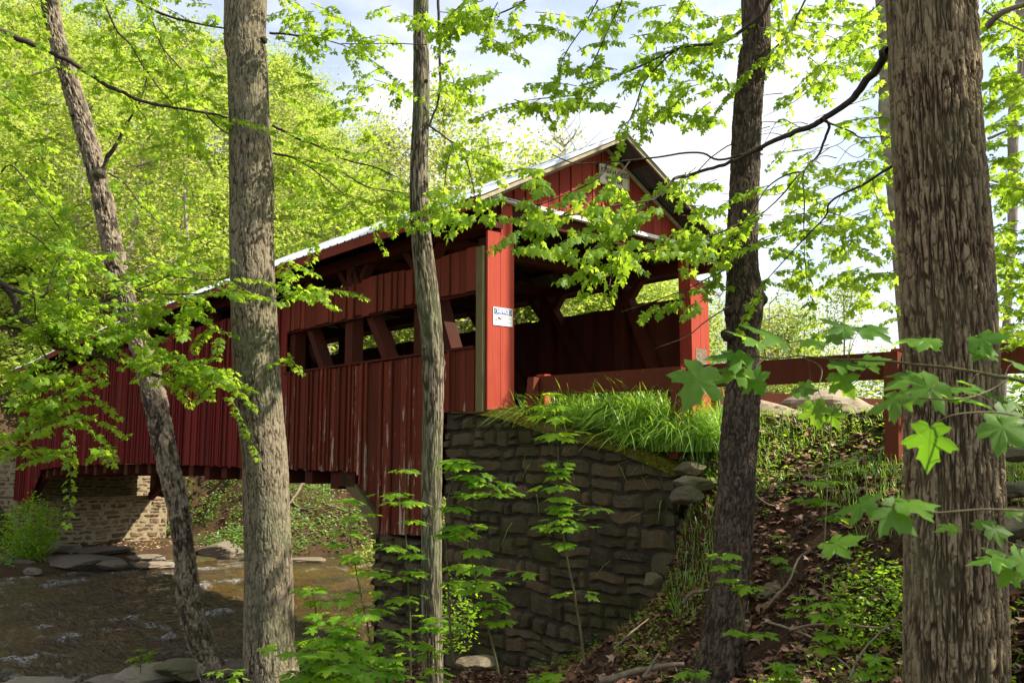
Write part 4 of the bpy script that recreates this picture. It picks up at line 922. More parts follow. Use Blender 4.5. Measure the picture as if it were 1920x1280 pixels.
# t4 / t5 limbs to the left over the portal
b7 = limb('t5', [(1668, 95), (1655, 102), (1645, 125), (1615, 165), (1590, 192), (1545, 222), (1515, 240), (1470, 256), (1430, 274), (1385, 296), (1350, 312), (1290, 330)], 4.65, 6.2, 20, 6)
tl([(1540, 224), (1553, 232), (1548, 255), (1535, 290), (1508, 322), (1508, 370), (1508, 430)], 5.3, 5.6, 7, 2, tr='t5', every=.35, dens=.7)
tl([(1553, 230), (1590, 245), (1615, 258), (1650, 256)], 5.3, 5.2, 4, 2, tr='t5', every=.3, dens=.6)
tl([(1508, 322), (1475, 328), (1440, 350), (1415, 390)], 5.5, 5.8, 4, 2, tr='t5', every=.3, dens=.7)
tl([(1500, 325), (1460, 372), (1400, 425)], 5.6, 5.9, 4, 1.5, tr='t5', every=.3, dens=.7)
tl([(1675, 310), (1620, 345), (1560, 375), (1548, 405), (1515, 440), (1450, 510)], 4.7, 5.6, 6, 2, tr='t5', every=.3, dens=.8)
tl([(1290, 330), (1265, 336), (1252, 350), (1225, 375), (1190, 400), (1168, 415)], 6.1, 5.8, 7, 3, tr='t5', every=.25, ln=(.2, .4), size=.066, hang=.8)
tl([(1430, 280), (1350, 300), (1305, 285), (1230, 296), (1150, 303), (1080, 306), (1035, 290)], 6.0, 6.2, 5, 2, tr='t5', leaves=False)
tl([(1168, 415), (1150, 450), (1150, 490), (1145, 520)], 5.8, 5.6, 4, 2, tr='t5', every=.3, ln=(.12, .25), size=.066, hang=.8)
tl([(1225, 375), (1160, 385), (1090, 400), (1030, 410), (985, 425)], 5.9, 5.5, 4, 2, tr='t5', every=.28, ln=(.2, .35), size=.066, hang=.8)
tl([(1140, 305), (1120, 335), (1060, 365), (1000, 385), (960, 375)], 6.1, 5.8, 4, 1.5, tr='t5', every=.24, ln=(.15, .35), size=.066, hang=.8)
tl([(1180, 303), (1155, 335), (1120, 365), (1060, 400)], 6.1, 5.8, 3, 1.5, tr='t5', every=.26, ln=(.15, .3), size=.066, hang=.8)
tl([(1410, 410), (1340, 440), (1270, 460), (1200, 470)], 5.9, 5.7, 4, 2, tr='t5', every=.26, ln=(.2, .35), size=.066, hang=.8)
tl([(1366, 492), (1330, 535), (1290, 545), (1240, 565)], 6.1, 6.0, 3, 1.2, tr='t5', every=.35, ln=(.1, .2), size=.066, hang=.8)
tl([(1366, 575), (1320, 605), (1285, 632), (1225, 655)], 6.0, 5.9, 3, 1.2, tr='t4', leaves=False)
tl([(1360, 505), (1280, 545), (1165, 585)], 7.5, 8.0, 3, 2, tr='t4', leaves=False)
fill(ml['t5'], mw['t5'], [(1100, 365, 90, 18, 5.4, 6.2, 13), (1010, 345, 40, 22, 5.6, 6.2, 5), (985, 300, 30, 14, 5.8, 6.2, 3), (930, 380, 50, 16, 5.5, 6, 6), (1190, 375, 60, 22, 5.5, 6.1, 7), (1040, 410, 70, 20, 5.4, 5.9, 8), (1010, 455, 45, 12, 5.3, 5.8, 5), (1080, 445, 50, 20, 5.3, 5.8, 8), (1150, 410, 60, 16, 5.4, 5.9, 6),
     (1140, 445, 60, 22, 5.3, 5.8, 10), (1110, 505, 40, 14, 5.3, 5.7, 5), (1165, 480, 40, 14, 5.3, 5.7, 4), (1240, 455, 60, 18, 5.4, 5.9, 9), (1300, 425, 50, 28, 5.6, 6.1, 10), (1325, 460, 35, 18, 5.6, 6.1, 5), (1255, 565, 50, 7, 5.8, 6.2, 5), (1335, 530, 25, 12, 5.8, 6.2, 3)], .068, sp=1.0, hang=.8, droop=.3, dn=.34, skip=(1100, 295, 1182, 338))
# upper right and top canopy branches
b8 = tl([(1450, -10), (1430, 25), (1385, 60), (1350, 82), (1290, 86), (1240, 105), (1190, 130), (1140, 150), (1080, 178), (1000, 185)], 6.0, 6.4, 9, 2, tr='t4', every=.2, ln=(.25, .5))
tl([(1290, 86), (1260, 100), (1210, 150), (1195, 190), (1180, 225)], 6.2, 6.3, 4, 2, tr='t4', every=.2, ln=(.2, .4))
tl([(1130, -20), (1100, 40), (1060, 100), (1050, 130)], 6.3, 6.3, 3, 1.5, tr='t4', every=.25, ln=(.15, .3))
tl([(1180, -30), (1130, 80), (1100, 140)], 6.3, 6.3, 3, 1.5, tr='t4', every=.3, ln=(.15, .3))
tl([(1010, -20), (960, 15), (890, 40), (820, 45), (790, 35)], 6.4, 6.2, 4, 2, tr='t4', every=.13, ln=(.15, .35))
tl([(1430, 290), (1380, 270), (1340, 290), (1300, 330)], 6.4, 7.2, 3, 2, tr='t4', leaves=False)
tl([(1520, -20), (1480, 60), (1440, 100)], 6, 6, 4, 2, tr='t4', every=.2)
fill(ml['t4'], mw['t4'], [(900, 20, 110, 26, 5.8, 6.6, 16), (860, 40, 60, 18, 5.8, 6.4, 7), (1000, 40, 70, 22, 6, 6.8, 5), (910, 85, 45, 14, 6, 6.6, 3), (960, 55, 60, 12, 6, 6.6, 3), (1080, 55, 60, 30, 6, 7, 5), (1040, 188, 80, 11, 5.8, 6.4, 9), (990, 195, 45, 8, 5.8, 6.4, 4), (1070, 150, 50, 14, 6, 6.6, 4), (1090, 125, 35, 10, 6, 6.6, 3),
     (1200, 30, 70, 40, 6, 7.2, 10), (1240, 90, 70, 40, 6, 7, 10), (1230, 150, 60, 26, 6, 7, 6), (1230, 215, 50, 18, 6, 6.8, 6), (1320, 30, 60, 40, 6, 7.4, 12), (1330, 110, 50, 50, 6, 7.4, 10), (1290, 180, 60, 40, 6, 7.4, 8), (1340, 220, 30, 30, 6.2, 7.4, 3), (1320, 340, 40, 50, 6.6, 7.8, 6), (1330, 400, 30, 20, 6.4, 7.4, 3)], .068, sp=1.0, hang=.6, dn=.6)
fill(ml['t5'], mw['t5'], [(1530, 30, 110, 50, 5.5, 8, 20), (1480, 90, 60, 50, 6, 8, 10), (1580, 110, 80, 40, 6, 8, 13), (1620, 60, 50, 60, 6, 8, 8), (1500, 170, 60, 40, 6.5, 8, 6), (1470, 300, 50, 50, 6, 8, 4), (1590, 310, 80, 30, 6, 8, 10), (1560, 360, 80, 30, 6, 8, 10), (1480, 400, 60, 40, 6, 8, 8), (1620, 400, 50, 30, 6, 8, 7),
     (1530, 450, 80, 40, 6, 8, 12), (1600, 510, 80, 20, 6, 8, 9), (1500, 520, 60, 20, 6, 8, 7), (1450, 440, 30, 40, 6.2, 8, 5), (1640, 250, 40, 60, 8, 10, 5), (1650, 575, 40, 25, 7, 9, 6), (1560, 620, 60, 20, 8, 10, 5)], .062, sp=1.0, hang=.5, dn=.85)
fill(ml['t7'], mw['t7'], [(1885, 60, 60, 70, 5.6, 8, 20), (1885, 200, 45, 80, 5.6, 8.3, 20), (1890, 330, 40, 60, 5.8, 8.5, 16), (1895, 460, 35, 70, 6, 8.5, 16), (1900, 570, 30, 50, 6, 8.5, 12), (1890, 640, 40, 20, 6, 8.5, 5)], .066)
fill(ml['t6'], mw['t6'], [(1640, 120, 40, 80, 9, 11, 10), (1560, 60, 90, 60, 9, 12, 20), (1520, 220, 80, 60, 12, 14, 10)], .07, 'low', dn=.6)
limb('t7', [(1850, 50), (1880, 25), (1925, 5)], 5.2, 5.0, 14, 9); limb('t7', [(1845, 20), (1880, 40), (1925, 62)], 5.2, 5.0, 5, 4)
for q in ([(1898, 165), (1880, 150), (1870, 130)], [(1852, 260), (1925, 232)], [(1852, 335), (1895, 350), (1925, 345)], [(1895, 480), (1870, 500), (1855, 520)], [(1903, 170), (1915, 120), (1918, 60)]): limb('t7', q, 11, 10.6, 6, 3)
# fine distant bare twigs against the sky
for _ in range(26):
    x, y = rng.uniform(1440, 1660), rng.uniform(170, 430); px_branch(mw['t6'], [(x, y), (x - rng.uniform(20, 50), y + rng.uniform(-10, 30)), (x - rng.uniform(60, 110), y + rng.uniform(0, 60))], 9.5, 9.5, 2.2, 1, 3)
# unseen crowns above the frame, shaped to shade the slope and darken the creek
for key, base, c, rad, nl, nt_ in (('t2', c2[-1], (-2.9, 8.2, 8.6), (2.6, 2.6, 2.0), 8, 30), ('t3', c3[-1], (-.6, 8.6, 9.2), (1.8, 1.8, 1.8), 6, 40), ('t4', c4[-1], (2.2, 6.0, 8.2), (2.6, 2.4, 2.2), 8, 36),
        ('t5', c5[-1], (4.8, 2.6, 8.2), (4.0, 2.6, 2.2), 12, 190), ('t7', c7[-1], (7.0, 13.0, 12.6), (1.7, 1.8, 1.4), 8, 60), ('t1', c1[-1], (-7.5, 15, 11.0), (4.5, 4, 1.8), 8, 190), ('tl', np.array([-7.6, 7.9, 8]), (-9, 9.5, 9.8), (4.2, 4, 1.8), 8, 200)):
    limbs(key, np.asarray(base, float), c, rad, nl, .07); crown(ml[key], None, c, rad, nt_, .16)
WOOD = {'t1': 'bark_birch', 't2': 'twig', 't3': 'twig', 't4': 'twig', 't5': 'twig', 't6': 'pale_bark', 't7': 'pale_bark', 'tl': 'twig'}
for k, root in (('t1', t1), ('t2', t2), ('t3', t3), ('t4', t4), ('t5', t5), ('t6', t6), ('t7', t7), ('tl', tlr)):
    part(ml[k], "crown", [M['leaf'], M['twig']], root)
    for b_ in LIMB[k]: part(b_, "branch", M[WOOD[k]] if k != 't1' else M['twig'], root, True)
# unseen tree added past the right edge so its crown shades the slope
for i, (x, y, c, rad, nt_, lb) in enumerate(((8.2, 6.6, (7.9, 4.6, 4.9), (2.2, 2.2, 2.4), 260, "unseen maple added past the right edge to shade the slope"),)):
    gz = H(x, y); r_ = thing("maple_tree", lb, "tree", (x, y, gz)); mb, _ = trunk([np.array([x, y, gz - .2]), np.array([x + .1, y, gz + 2.5]), np.array([x, y + .1, c[2] + 1])], [.2, .16, .08], 'maple', 40, 80, .2, 20 + i)
    part(mb, "trunk", M['bark_maple'], r_, True); a_ = MB(); limbs(lb, np.array([x, y, c[2] - 1.5]), c, rad, 9, .06); crown(a_, TW(a_), c, rad, nt_, .14); part(a_, "crown", [M['leaf'], M['twig']], r_)
    for b_ in LIMB[lb]: part(b_, "branch", M['twig'], r_, True)

# ------------------------------------------------------------------ saplings with flat leaf tiers
def sapling(label, stem, Y, tiers, size, m='leaf_dark', kind='near', w=5, group=None, name="maple_sapling"):
    C = [at(x, y, Y) for x, y in stem]; base = C[0]; r_ = thing(name, label, "sapling", base, group); a_, b = MB(), MB()
    Cs = branch(b, C, w * Y / F / 2, .35 * w * Y / F / 2, 6)
    for (px, py, rx, n) in tiers:                     # a whorl: leaves on long stalks reaching out level from the stem
        j = np.argmin(np.abs(Cs[:, 2] - at(px, py, Y)[2])); s0 = Cs[j]; c = at(px, py, Y); P, Fd, Nn, Sz = [], [], [], []
        for i in range(n):
            an = 2 * np.pi * (i + rng.uniform(0, .6)) / n; d = np.array([math.cos(an), math.sin(an) * .8, rng.uniform(-.06, .10)]); ln = rx * Y / F * rng.uniform(.45, 1.0); sz = size * rng.uniform(.65, 1.15)
            e = c + d * max(ln - sz * .8, .02); tube(b, np.array([s0 if np.linalg.norm(s0 - c) < .05 else c, (c + e) / 2 + UP * .012, e]), [.0022, .0018, .0014], 3)
            if np.linalg.norm(s0 - c) > .05 and i == 0: tube(b, np.array([s0, (s0 + c) / 2 + UP * .02, c]), [.003, .0025, .002], 3)
            P.append(e); Fd.append(d - UP * rng.uniform(.0, .35)); Nn.append(UP + rng.normal(size=3) * .16); Sz.append(sz)
        add_leaves(a_, np.array(P), np.array(Fd), np.array(Nn), np.array(Sz), kind)
    part(a_, "leaves", M[m], r_); part(b, "stem", M['twig_green'], r_, True); return r_
sapling("tall thin maple sapling standing before the middle of the wing wall", [(1096, 1245), (1080, 1130), (1060, 1030), (1048, 930), (1046, 850), (1042, 738)], 5.4,
    [(1040, 737, 22, 4), (1040, 760, 45, 6), (1042, 780, 55, 6), (1045, 812, 70, 6), (1045, 822, 60, 4), (1047, 868, 48, 5), (1047, 878, 28, 4), (1048, 890, 25, 4), (1048, 910, 62, 5), (1048, 932, 40, 5), (1048, 948, 26, 5), (1060, 960, 30, 4), (1050, 975, 60, 7), (1052, 988, 85, 9), (1056, 1018, 50, 5), (1120, 952, 45, 4), (1068, 1112, 60, 5)], .095)
sapling("maple sapling with a curved stem left of the tall thin one", [(935, 1262), (920, 1195), (905, 1140), (890, 1080), (875, 1010)], 5.6,
    [(880, 985, 55, 6), (870, 995, 40, 5), (892, 1030, 35, 5), (900, 1063, 35, 4), (915, 1090, 55, 6), (900, 1105, 60, 6), (925, 1128, 55, 6), (920, 1140, 50, 5), (930, 1165, 35, 5), (975, 1072, 45, 3)], .10)
sapling("bushy maple sapling right beside the slender tree", [(850, 1240), (842, 1150), (838, 1050), (835, 960), (850, 895)], 5.8,
    [(850, 862, 45, 7), (865, 872, 50, 7), (880, 890, 60, 8), (910, 905, 62, 8), (930, 925, 60, 7), (880, 925, 55, 7), (850, 950, 45, 6), (850, 985, 40, 6), (840, 1000, 40, 5), (860, 1060, 40, 5), (845, 1090, 30, 5)], .11)
sapling("maple sapling on the left side of the slender tree near the old siding", [(770, 1270), (768, 1150), (762, 1040), (760, 920)], 6.2,
    [(760, 882, 40, 5), (735, 925, 50, 6), (745, 940, 40, 5), (780, 940, 30, 4), (775, 975, 30, 4), (740, 1022, 55, 6), (770, 1040, 35, 5), (780, 1070, 45, 6), (740, 1078, 60, 7), (755, 1120, 60, 7)], .10)
sapling("leafy sapling leaning over the water right of the lichen trunk", [(700, 1290), (690, 1180), (672, 1090), (655, 1000)], 6.0,
    [(655, 935, 40, 5), (670, 965, 45, 5), (650, 995, 40, 4), (625, 1020, 40, 4), (660, 1040, 45, 5), (690, 1070, 50, 6), (670, 1110, 60, 7), (700, 1140, 60, 7)], .10)
k = 0
low_sp = [(660, 1180, 5.2, "tall leafy seedling in the thicket between the lichen trunk and the slender tree"), (610, 1250, 4.7, "seedling with broad tiers at the bottom edge right of the lichen trunk"), (800, 1180, 6.6, "seedling growing behind the foot of the slender tree"),
          (590, 1130, 5.8, "low bright maple seedling at the lower left behind the lichen trunk"), (620, 1175, 5.4, "bushy maple seedling at the bottom under the leaning sapling"), (575, 1215, 5.2, "maple seedling touching the lichen trunk at the bottom"), (650, 1240, 5.0, "broad leaved maple seedling on the bottom edge left of the slender tree"), (720, 1200, 5.4, "dense maple seedling left of the slender trunk foot"),
          (745, 1255, 5.0, "maple seedling just left of the slender tree at the bottom edge"), (700, 1275, 4.8, "lowest maple seedling near the bottom centre left")]
for (px, py, Y, lb) in low_sp:
    sapling(lb, [(px + 6, 1330), (px + 3, py + 40), (px, py)], Y, [(px + rng.uniform(-25, 25), py + j * 22 + rng.uniform(-6, 6), rng.uniform(38, 70), int(rng.integers(5, 9))) for j in range(-1, 5)], .10, group="maple seedlings below the slender tree")
sapling("seedling in front of the knobby trunk foot with stacked leaf tiers", [(1400, 1190), (1385, 1120), (1362, 1050)], 4.9, [(1360, 1038, 48, 6), (1362, 1060, 30, 4), (1368, 1085, 30, 4), (1398, 1098, 45, 5), (1375, 1182, 40, 6), (1425, 1188, 45, 6)], .085)
sapling("seedling with bright palmate leaves uphill right of the knobby trunk", [(1545, 990), (1540, 940), (1532, 905)], 6.2, [(1538, 903, 48, 7), (1522, 935, 50, 7), (1545, 940, 40, 5), (1565, 968, 40, 5)], .11)
sapling("small tiered seedling between the knobby and the thick trunk", [(1570, 1260), (1562, 1200), (1558, 1130)], 4.7, [(1555, 1130, 42, 5), (1540, 1150, 30, 5), (1560, 1160, 35, 5), (1555, 1190, 40, 6), (1580, 1200, 30, 5), (1540, 1212, 35, 5)], .075)
sapling("seedling low at the right of the knobby trunk with thin upright stem", [(1470, 1100), (1462, 1060), (1455, 1045)], 6.2, [(1455, 1045, 30, 6), (1470, 1062, 25, 4)], .08)
for i, (px, py, Y, lb) in enumerate(((1460, 1015, 7.2, "seedling on the bare soil just right of the knobby trunk"), (1610, 960, 7.0, "seedling left of the thick trunk halfway up the slope"), (1500, 1130, 5.8, "low seedling in the sunlit leaves between the trunks"), (1640, 1240, 4.4, "broad seedling against the left side of the thick trunk foot"), (1475, 1255, 4.8, "pale seedling at the bottom edge between the two right trunks"), (1440, 880, 8.6, "small seedling near the top of the slope behind the knobby trunk"), (1590, 875, 8.0, "seedling below the boulders on the slope"))):
    sapling(lb, [(px + 3, py + 55), (px + 2, py + 20), (px, py - 10)], Y, [(px + rng.uniform(-12, 12), py + dy, rng.uniform(22, 38), 5) for dy in (-10, 6, 22)], .075)
sapling("tiny seedling at the bottom edge left of the knobby trunk", [(1300, 1290), (1296, 1270)], 4.6, [(1296, 1258, 40, 6), (1310, 1262, 30, 4)], .07)
sapling("bright seedling at the bottom edge right of the wall foot", [(1020, 1300), (1015, 1280)], 4.6, [(1020, 1272, 45, 6), (1040, 1262, 30, 4)], .075, m='leaf')
sapling("lone little sapling on the near ledge left of the leaning trunk", [(263, 1262), (264, 1240), (262, 1222)], 13.2, [(262, 1217, 16, 4), (272, 1228, 20, 4), (252, 1232, 18, 4), (278, 1236, 18, 3), (255, 1246, 16, 3), (285, 1220, 12, 3)], .11, m='leaf', kind='mid', w=2)
sapling("short leafy plant at the bottom left of the lichen trunk", [(420, 1300), (418, 1270)], 7.0, [(420, 1258, 40, 6), (440, 1270, 30, 4)], .09)

# big soft leaves right before the lens, on one low branch
nb = thing("maple_branch", "low maple branch with large soft leaves close to the camera at the right", "branch", at(1960, 722, 2.0))
a_, b = MB(), MB()
main = branch(b, [at(1980, 730, 1.9), at(1920, 717, 1.95), at(1860, 703, 2.0), at(1800, 693, 2.05), at(1740, 685, 2.1), at(1660, 676, 2.2), at(1580, 674, 2.3), at(1500, 668, 2.4), at(1440, 672, 2.45), at(1395, 662, 2.5)], .0052, .0016, 7)
m2 = branch(b, [main[8], at(1850, 735, 1.95), at(1790, 748, 1.85), at(1720, 745, 1.9), at(1690, 738, 1.95)], .0026, .001, 5)
m3 = branch(b, [at(1980, 800, 1.75), at(1880, 775, 1.75), at(1800, 775, 1.7), at(1748, 795, 1.7)], .0026, .001, 5)
branch(b, [main[0], at(2010, 770, 1.84), at(1980, 800, 1.75)], .003, .0024, 5); branch(b, [main[0], at(2045, 860, 1.75), at(1980, 960, 1.6)], .003, .0024, 5)
m4 = branch(b, [at(1980, 960, 1.6), at(1850, 955, 1.6), at(1740, 960, 1.6), at(1650, 945, 1.6)], .0024, .001, 5)
m5 = branch(b, [main[-12], at(1540, 690, 2.3), at(1535, 735, 2.25), at(1560, 765, 2.3)], .0016, .0008, 5)
mains = np.vstack([main, m2, m3, m4, m5])
NEAR = [  # px, py of leaf base, px, py of tip, size px, depth, facing 0..1 (0 edge-on, 1 broadside)
 (1320, 690, 1282, 770, 95, 2.3, .95), (1400, 665, 1290, 660, 85, 2.4, .35), (1395, 690, 1335, 712, 80, 2.4, .5), (1412, 700, 1440, 745, 55, 2.4, .7), (1430, 645, 1370, 612, 75, 2.4, .3), (1470, 640, 1400, 606, 90, 2.5, .25),
 (1500, 640, 1560, 628, 60, 2.5, .3), (1560, 640, 1590, 590, 55, 2.4, .5), (1600, 620, 1545, 592, 75, 2.3, .35), (1610, 620, 1680, 596, 80, 2.3, .45), (1520, 720, 1480, 735, 45, 2.4, .5), (1570, 700, 1600, 745, 62, 2.3, .9),
 (1560, 680, 1640, 690, 60, 2.3, .3), (1610, 680, 1690, 664, 60, 2.3, .35), (1525, 755, 1535, 792, 55, 2.2, .9), (1490, 735, 1530, 728, 45, 2.3, .5), (1700, 640, 1760, 628, 75, 2.1, .3), (1760, 640, 1700, 630, 70, 2.0, .35), (1820, 640, 1870, 628, 70, 2.0, .5), (1850, 655, 1820, 672, 55, 2.0, .6),
 (1730, 700, 1660, 715, 90, 2.0, .5), (1760, 715, 1705, 745, 85, 1.9, .7), (1770, 730, 1850, 720, 80, 1.95, .35), (1800, 745, 1870, 752, 75, 1.9, .35), (1700, 740, 1620, 765, 85, 1.9, .45), (1820, 720, 1880, 735, 65, 2.0, .4), (1900, 680, 1935, 690, 60, 2.0, .4), (1870, 745, 1930, 745, 60, 2.0, .4),
 (1745, 800, 1740, 868, 95, 1.7, .85), (1850, 790, 1925, 812, 95, 1.7, .5), (1870, 770, 1930, 790, 60, 1.9, .5), (1640, 940, 1580, 952, 90, 1.6, .35), (1680, 945, 1775, 935, 90, 1.6, .3), (1655, 950, 1700, 985, 75, 1.6, .5), (1545, 1028, 1610, 1002, 80, 2.2, .35), (1560, 770, 1570, 800, 40, 2.3, .7)]
for (bx, by, tx, ty, sz, Y, fc) in NEAR:
    p = at(bx, by, Y); q = at(tx, ty, Y + rng.uniform(-.05, .05)); f = norm(q - p); toward = norm(-p)
    nn = norm(UP * (1 - fc) * (1 if rng.random() < .9 else 1) + toward * fc * .9 + rng.normal(size=3) * .06)
    if abs(nn @ f) > .85: nn = norm(nn + toward)
    add_leaves(a_, [p], [f], [nn], [sz * Y / F * .9], 'near')
    j = np.argmin(np.linalg.norm(mains - p, axis=1)); tube(b, np.array([mains[j], (mains[j] + p) / 2 + UP * .008, p]), [.0014, .0011, .0009], 4)
part(a_, "leaves", M['leaf_near'], nb, True); part(b, "stem", M['twig_green'], nb, True)
hb = thing("maple_branch", "low maple branch with leaves at the lower right edge in front of the thick trunk", "branch", at(1960, 1050, 2.6)); a_, b = MB(), MB()
main = branch(b, [at(1980, 1045, 2.6), at(1900, 1020, 2.7), at(1840, 1000, 2.75), at(1790, 985, 2.8)], .003, .001, 5)
for (bx, by, tx, ty, sz, Y, fc) in [(1790, 985, 1750, 992, 40, 2.8, .3), (1830, 985, 1870, 975, 40, 2.8, .3), (1850, 990, 1915, 996, 55, 2.7, .6), (1880, 1045, 1800, 1050, 70, 2.3, .25), (1900, 1040, 1940, 1065, 70, 2.3, .6), (1885, 960, 1915, 955, 40, 2.8, .4), (1900, 1070, 1878, 1092, 45, 2.3, .5), (1850, 1030, 1900, 1035, 45, 2.6, .3)]:
    p = at(bx, by, Y); q = at(tx, ty, Y); f = norm(q - p); nn = norm(UP * (1 - fc) + norm(-p) * fc); add_leaves(a_, [p], [f], [nn], [sz * Y / F * .9], 'near'); j = np.argmin(np.linalg.norm(main - p, axis=1)); tube(b, np.array([main[j], p]), [.0014, .001], 4)
part(a_, "leaves", M['leaf_near'], hb, True); part(b, "stem", M['twig_green'], hb, True)

# ------------------------------------------------------------------ grass
def blades(mb, P, hgt, wd, arch=.6, seg=5):
    n = len(P); an = rng.uniform(0, 2 * np.pi, n); d = np.stack([np.cos(an), np.sin(an), 0 * an], -1); h = hgt * rng.uniform(.55, 1.15, n); ar = arch * rng.uniform(.3, 1.6, n); w_ = wd * rng.uniform(.6, 1.2, n)
    sd_ = np.stack([-np.sin(an), np.cos(an), 0 * an], -1); u = np.linspace(0, 1, seg + 1)
    up = u[None] * 1.15 - (u[None] ** 2.4) * ar[:, None] * .75; out_ = (u[None] ** 1.7) * ar[:, None]
    C = P[:, None] + h[:, None, None] * (up[..., None] * UP + out_[..., None] * d[:, None]); ww = (w_[:, None] * np.array([.7, 1, 1, .8, .5, .08][:seg + 1])[None])[..., None] * sd_[:, None]
    V = np.stack([C - ww / 2, C + ww / 2], 2).reshape(n, -1, 3); F0 = np.array([[2 * i, 2 * i + 1, 2 * i + 3, 2 * i + 2] for i in range(seg)])
    mb.add(V.reshape(-1, 3), (F0[None] + (np.arange(n) * 2 * (seg + 1))[:, None, None]).reshape(-1, 4), np.repeat(rng.random(n), 2 * (seg + 1)))
def ground_pts(P): P = np.asarray(P, float); z = terrain(P[:, 0], P[:, 1])[0]; return np.c_[P[:, :2], z]
mb = MB(); P = []
for _ in range(84):
    s, t = rng.uniform(-3.45, -.1), 0; t = rng.uniform(.36, .56 + .05 * (-s)); c = L(s, t, 0); c = c + norm(W) * 0
    P.append(c[None] + rng.normal(size=(38, 3)) * .07)
P = ground_pts(np.concatenate(P)); blades(mb, P, .66, .015, 1.05, 5)
P = ground_pts(np.concatenate([L(rng.uniform(-3.65, -2.3), rng.uniform(.16, .45), 0)[None] + rng.normal(size=(26, 3)) * .07 for _ in range(26)])); P[:, 2] = np.maximum(P[:, 2], -.05); blades(mb, P, .66, .015, 1.0)
tag(mb.build("daylily_grass", M['grass']), "tall arching bright green blades of grass behind the mossy wall top", None, kind="stuff")
mb = MB(); n = 26000; P = np.c_[rng.uniform(1.5, 7, n), rng.uniform(6, 14, n), np.zeros(n)]; _, s_, t_, _f = terrain(P[:, 0], P[:, 1])
k = (t_ > -1.2) & (fbm(P[:, 0] * 1.3, P[:, 1] * 1.3) > .40) & ((t_ < 1.3) | (t_ > 4.9)) & (s_ < -.2) & ~((t_ < .5) & (s_ > -3.3)); blades(mb, ground_pts(P[k]), .13, .007, .5, 4)
n = 5000; P = np.c_[rng.uniform(1.0, 6, n), rng.uniform(4.5, 10, n), np.zeros(n)]; _, s_, t_, _f = terrain(P[:, 0], P[:, 1]); k = (t_ < 0) & (fbm(P[:, 0] * 1.7 + 5, P[:, 1] * 1.7) > .60); blades(mb, ground_pts(P[k]), .12, .005, .6, 4)
tag(mb.build("short_grass", M['grass']), "short fresh grass on the road verge and slope", None, kind="stuff")

# ------------------------------------------------------------------ leaf litter, ground plants, sticks
def scatter_litter(xr, yr, n, size, cond=None):
    P = np.c_[rng.uniform(*xr, n), rng.uniform(*yr, n), np.zeros(n)]; z, s_, t_, f_ = terrain(P[:, 0], P[:, 1]); k = (z > WATER - .02)
    if cond: k &= cond(P[:, 0], P[:, 1], s_, t_, f_)
    P = np.c_[P[k, :2], z[k] + rng.uniform(.0, .035, k.sum())]; m_ = len(P); an = rng.uniform(0, 2 * np.pi, m_)
    return P, np.stack([np.cos(an), np.sin(an), rng.normal(size=m_) * .35], -1), np.stack([rng.normal(size=m_) * .45, rng.normal(size=m_) * .45, np.ones(m_)], -1), size * rng.uniform(.5, 1.2, m_)
mb = MB()
nw = lambda x, y, s, t, f: ~((t > -.02) & (t < .5) & (s > -3.3)) & ~((t > 1.3) & (t < 4.6) & (s < .5)) & ~((s > -3.3) & (t > -.05) & (s < 3))
P, f, n_, s_ = scatter_litter((-5, 6.5), (3.2, 13), 80000, .075, lambda x, y, s, t, f: nw(x, y, s, t, f) & (fbm(x * 2.2, y * 2.2) > .33)); add_leaves(mb, P, f, n_ , s_, 'low', rng.random(len(P)) ** 1.4)
P, f, n_, s_ = scatter_litter((-26, 12), (28, 50), 42000, .13, lambda x, y, s, t, f: (f > 1.2) & (fbm(x * .5, y * .5) > .42)); add_leaves(mb, P, f, n_, s_, 'quad', .5 + .5 * rng.random(len(P)))
tag(mb.build("leaf_litter", M['litter']), "brown dry fallen leaves covering the forest floor", None, kind="stuff")
mb = MB()
P, f, n_, s_ = scatter_litter((.5, 6.5), (3.5, 11), 17000, .04, lambda x, y, s, t, f: nw(x, y, s, t, f) & (fbm(x * 1.4 + 9, y * 1.4) > .52)); P[:, 2] += rng.uniform(.02, .1, len(P)); add_leaves(mb, P, f, n_, s_, 'quad')
P, f, n_, s_ = scatter_litter((-4, 1.5), (4.5, 11), 9000, .05, lambda x, y, s, t, f: nw(x, y, s, t, f) & (fbm(x * 1.4 + 9, y * 1.4) > .50)); P[:, 2] += rng.uniform(.02, .16, len(P)); add_leaves(mb, P, f, n_, s_, 'quad')
tag(mb.build("ground_cover", M['leaf_dark']), "small green ground plants among the dry leaves on the near slope", None, kind="stuff")
mb = MB()
P, f, n_, s_ = scatter_litter((-30, 16), (28, 52), 150000, .13, lambda x, y, s, t, f: (f > .35) & ((t > 5.7) | (t < -1)) & (fbm(x * .45 + 3, y * .45) > .47 - .12 * (f < 3.5))); hgt = fbm(P[:, 0] * .9, P[:, 1] * .9) ** 2; P[:, 2] += rng.uniform(0, 1.5, len(P)) * hgt; add_leaves(mb, P, f, n_, s_, 'quad')
tag(mb.build("undergrowth", M['shrub']), "sunlit green undergrowth on the far bank below the bridge", None, kind="stuff")
def stick(label, pts, Ys, w0, w1, m='deadwood'):
    b = MB(); C = [at(x, y, Y) for (x, y), Y in zip(pts, Ys)]; C = [np.array([c[0], c[1], max(c[2], H(c[0], c[1]) + .01)]) for c in C]; branch(b, C, w0 / 2, w1 / 2, 6)
    tag(b.build("fallen_branch", M[m], smooth=True), label, "fallen branch", "fallen sticks on the slope")
stick("crooked upright dead stick on the slope between two trunks", [(1435, 1140), (1475, 1095), (1495, 1050), (1520, 1030)], [6, 6, 6.1, 6.2], .022, .012)
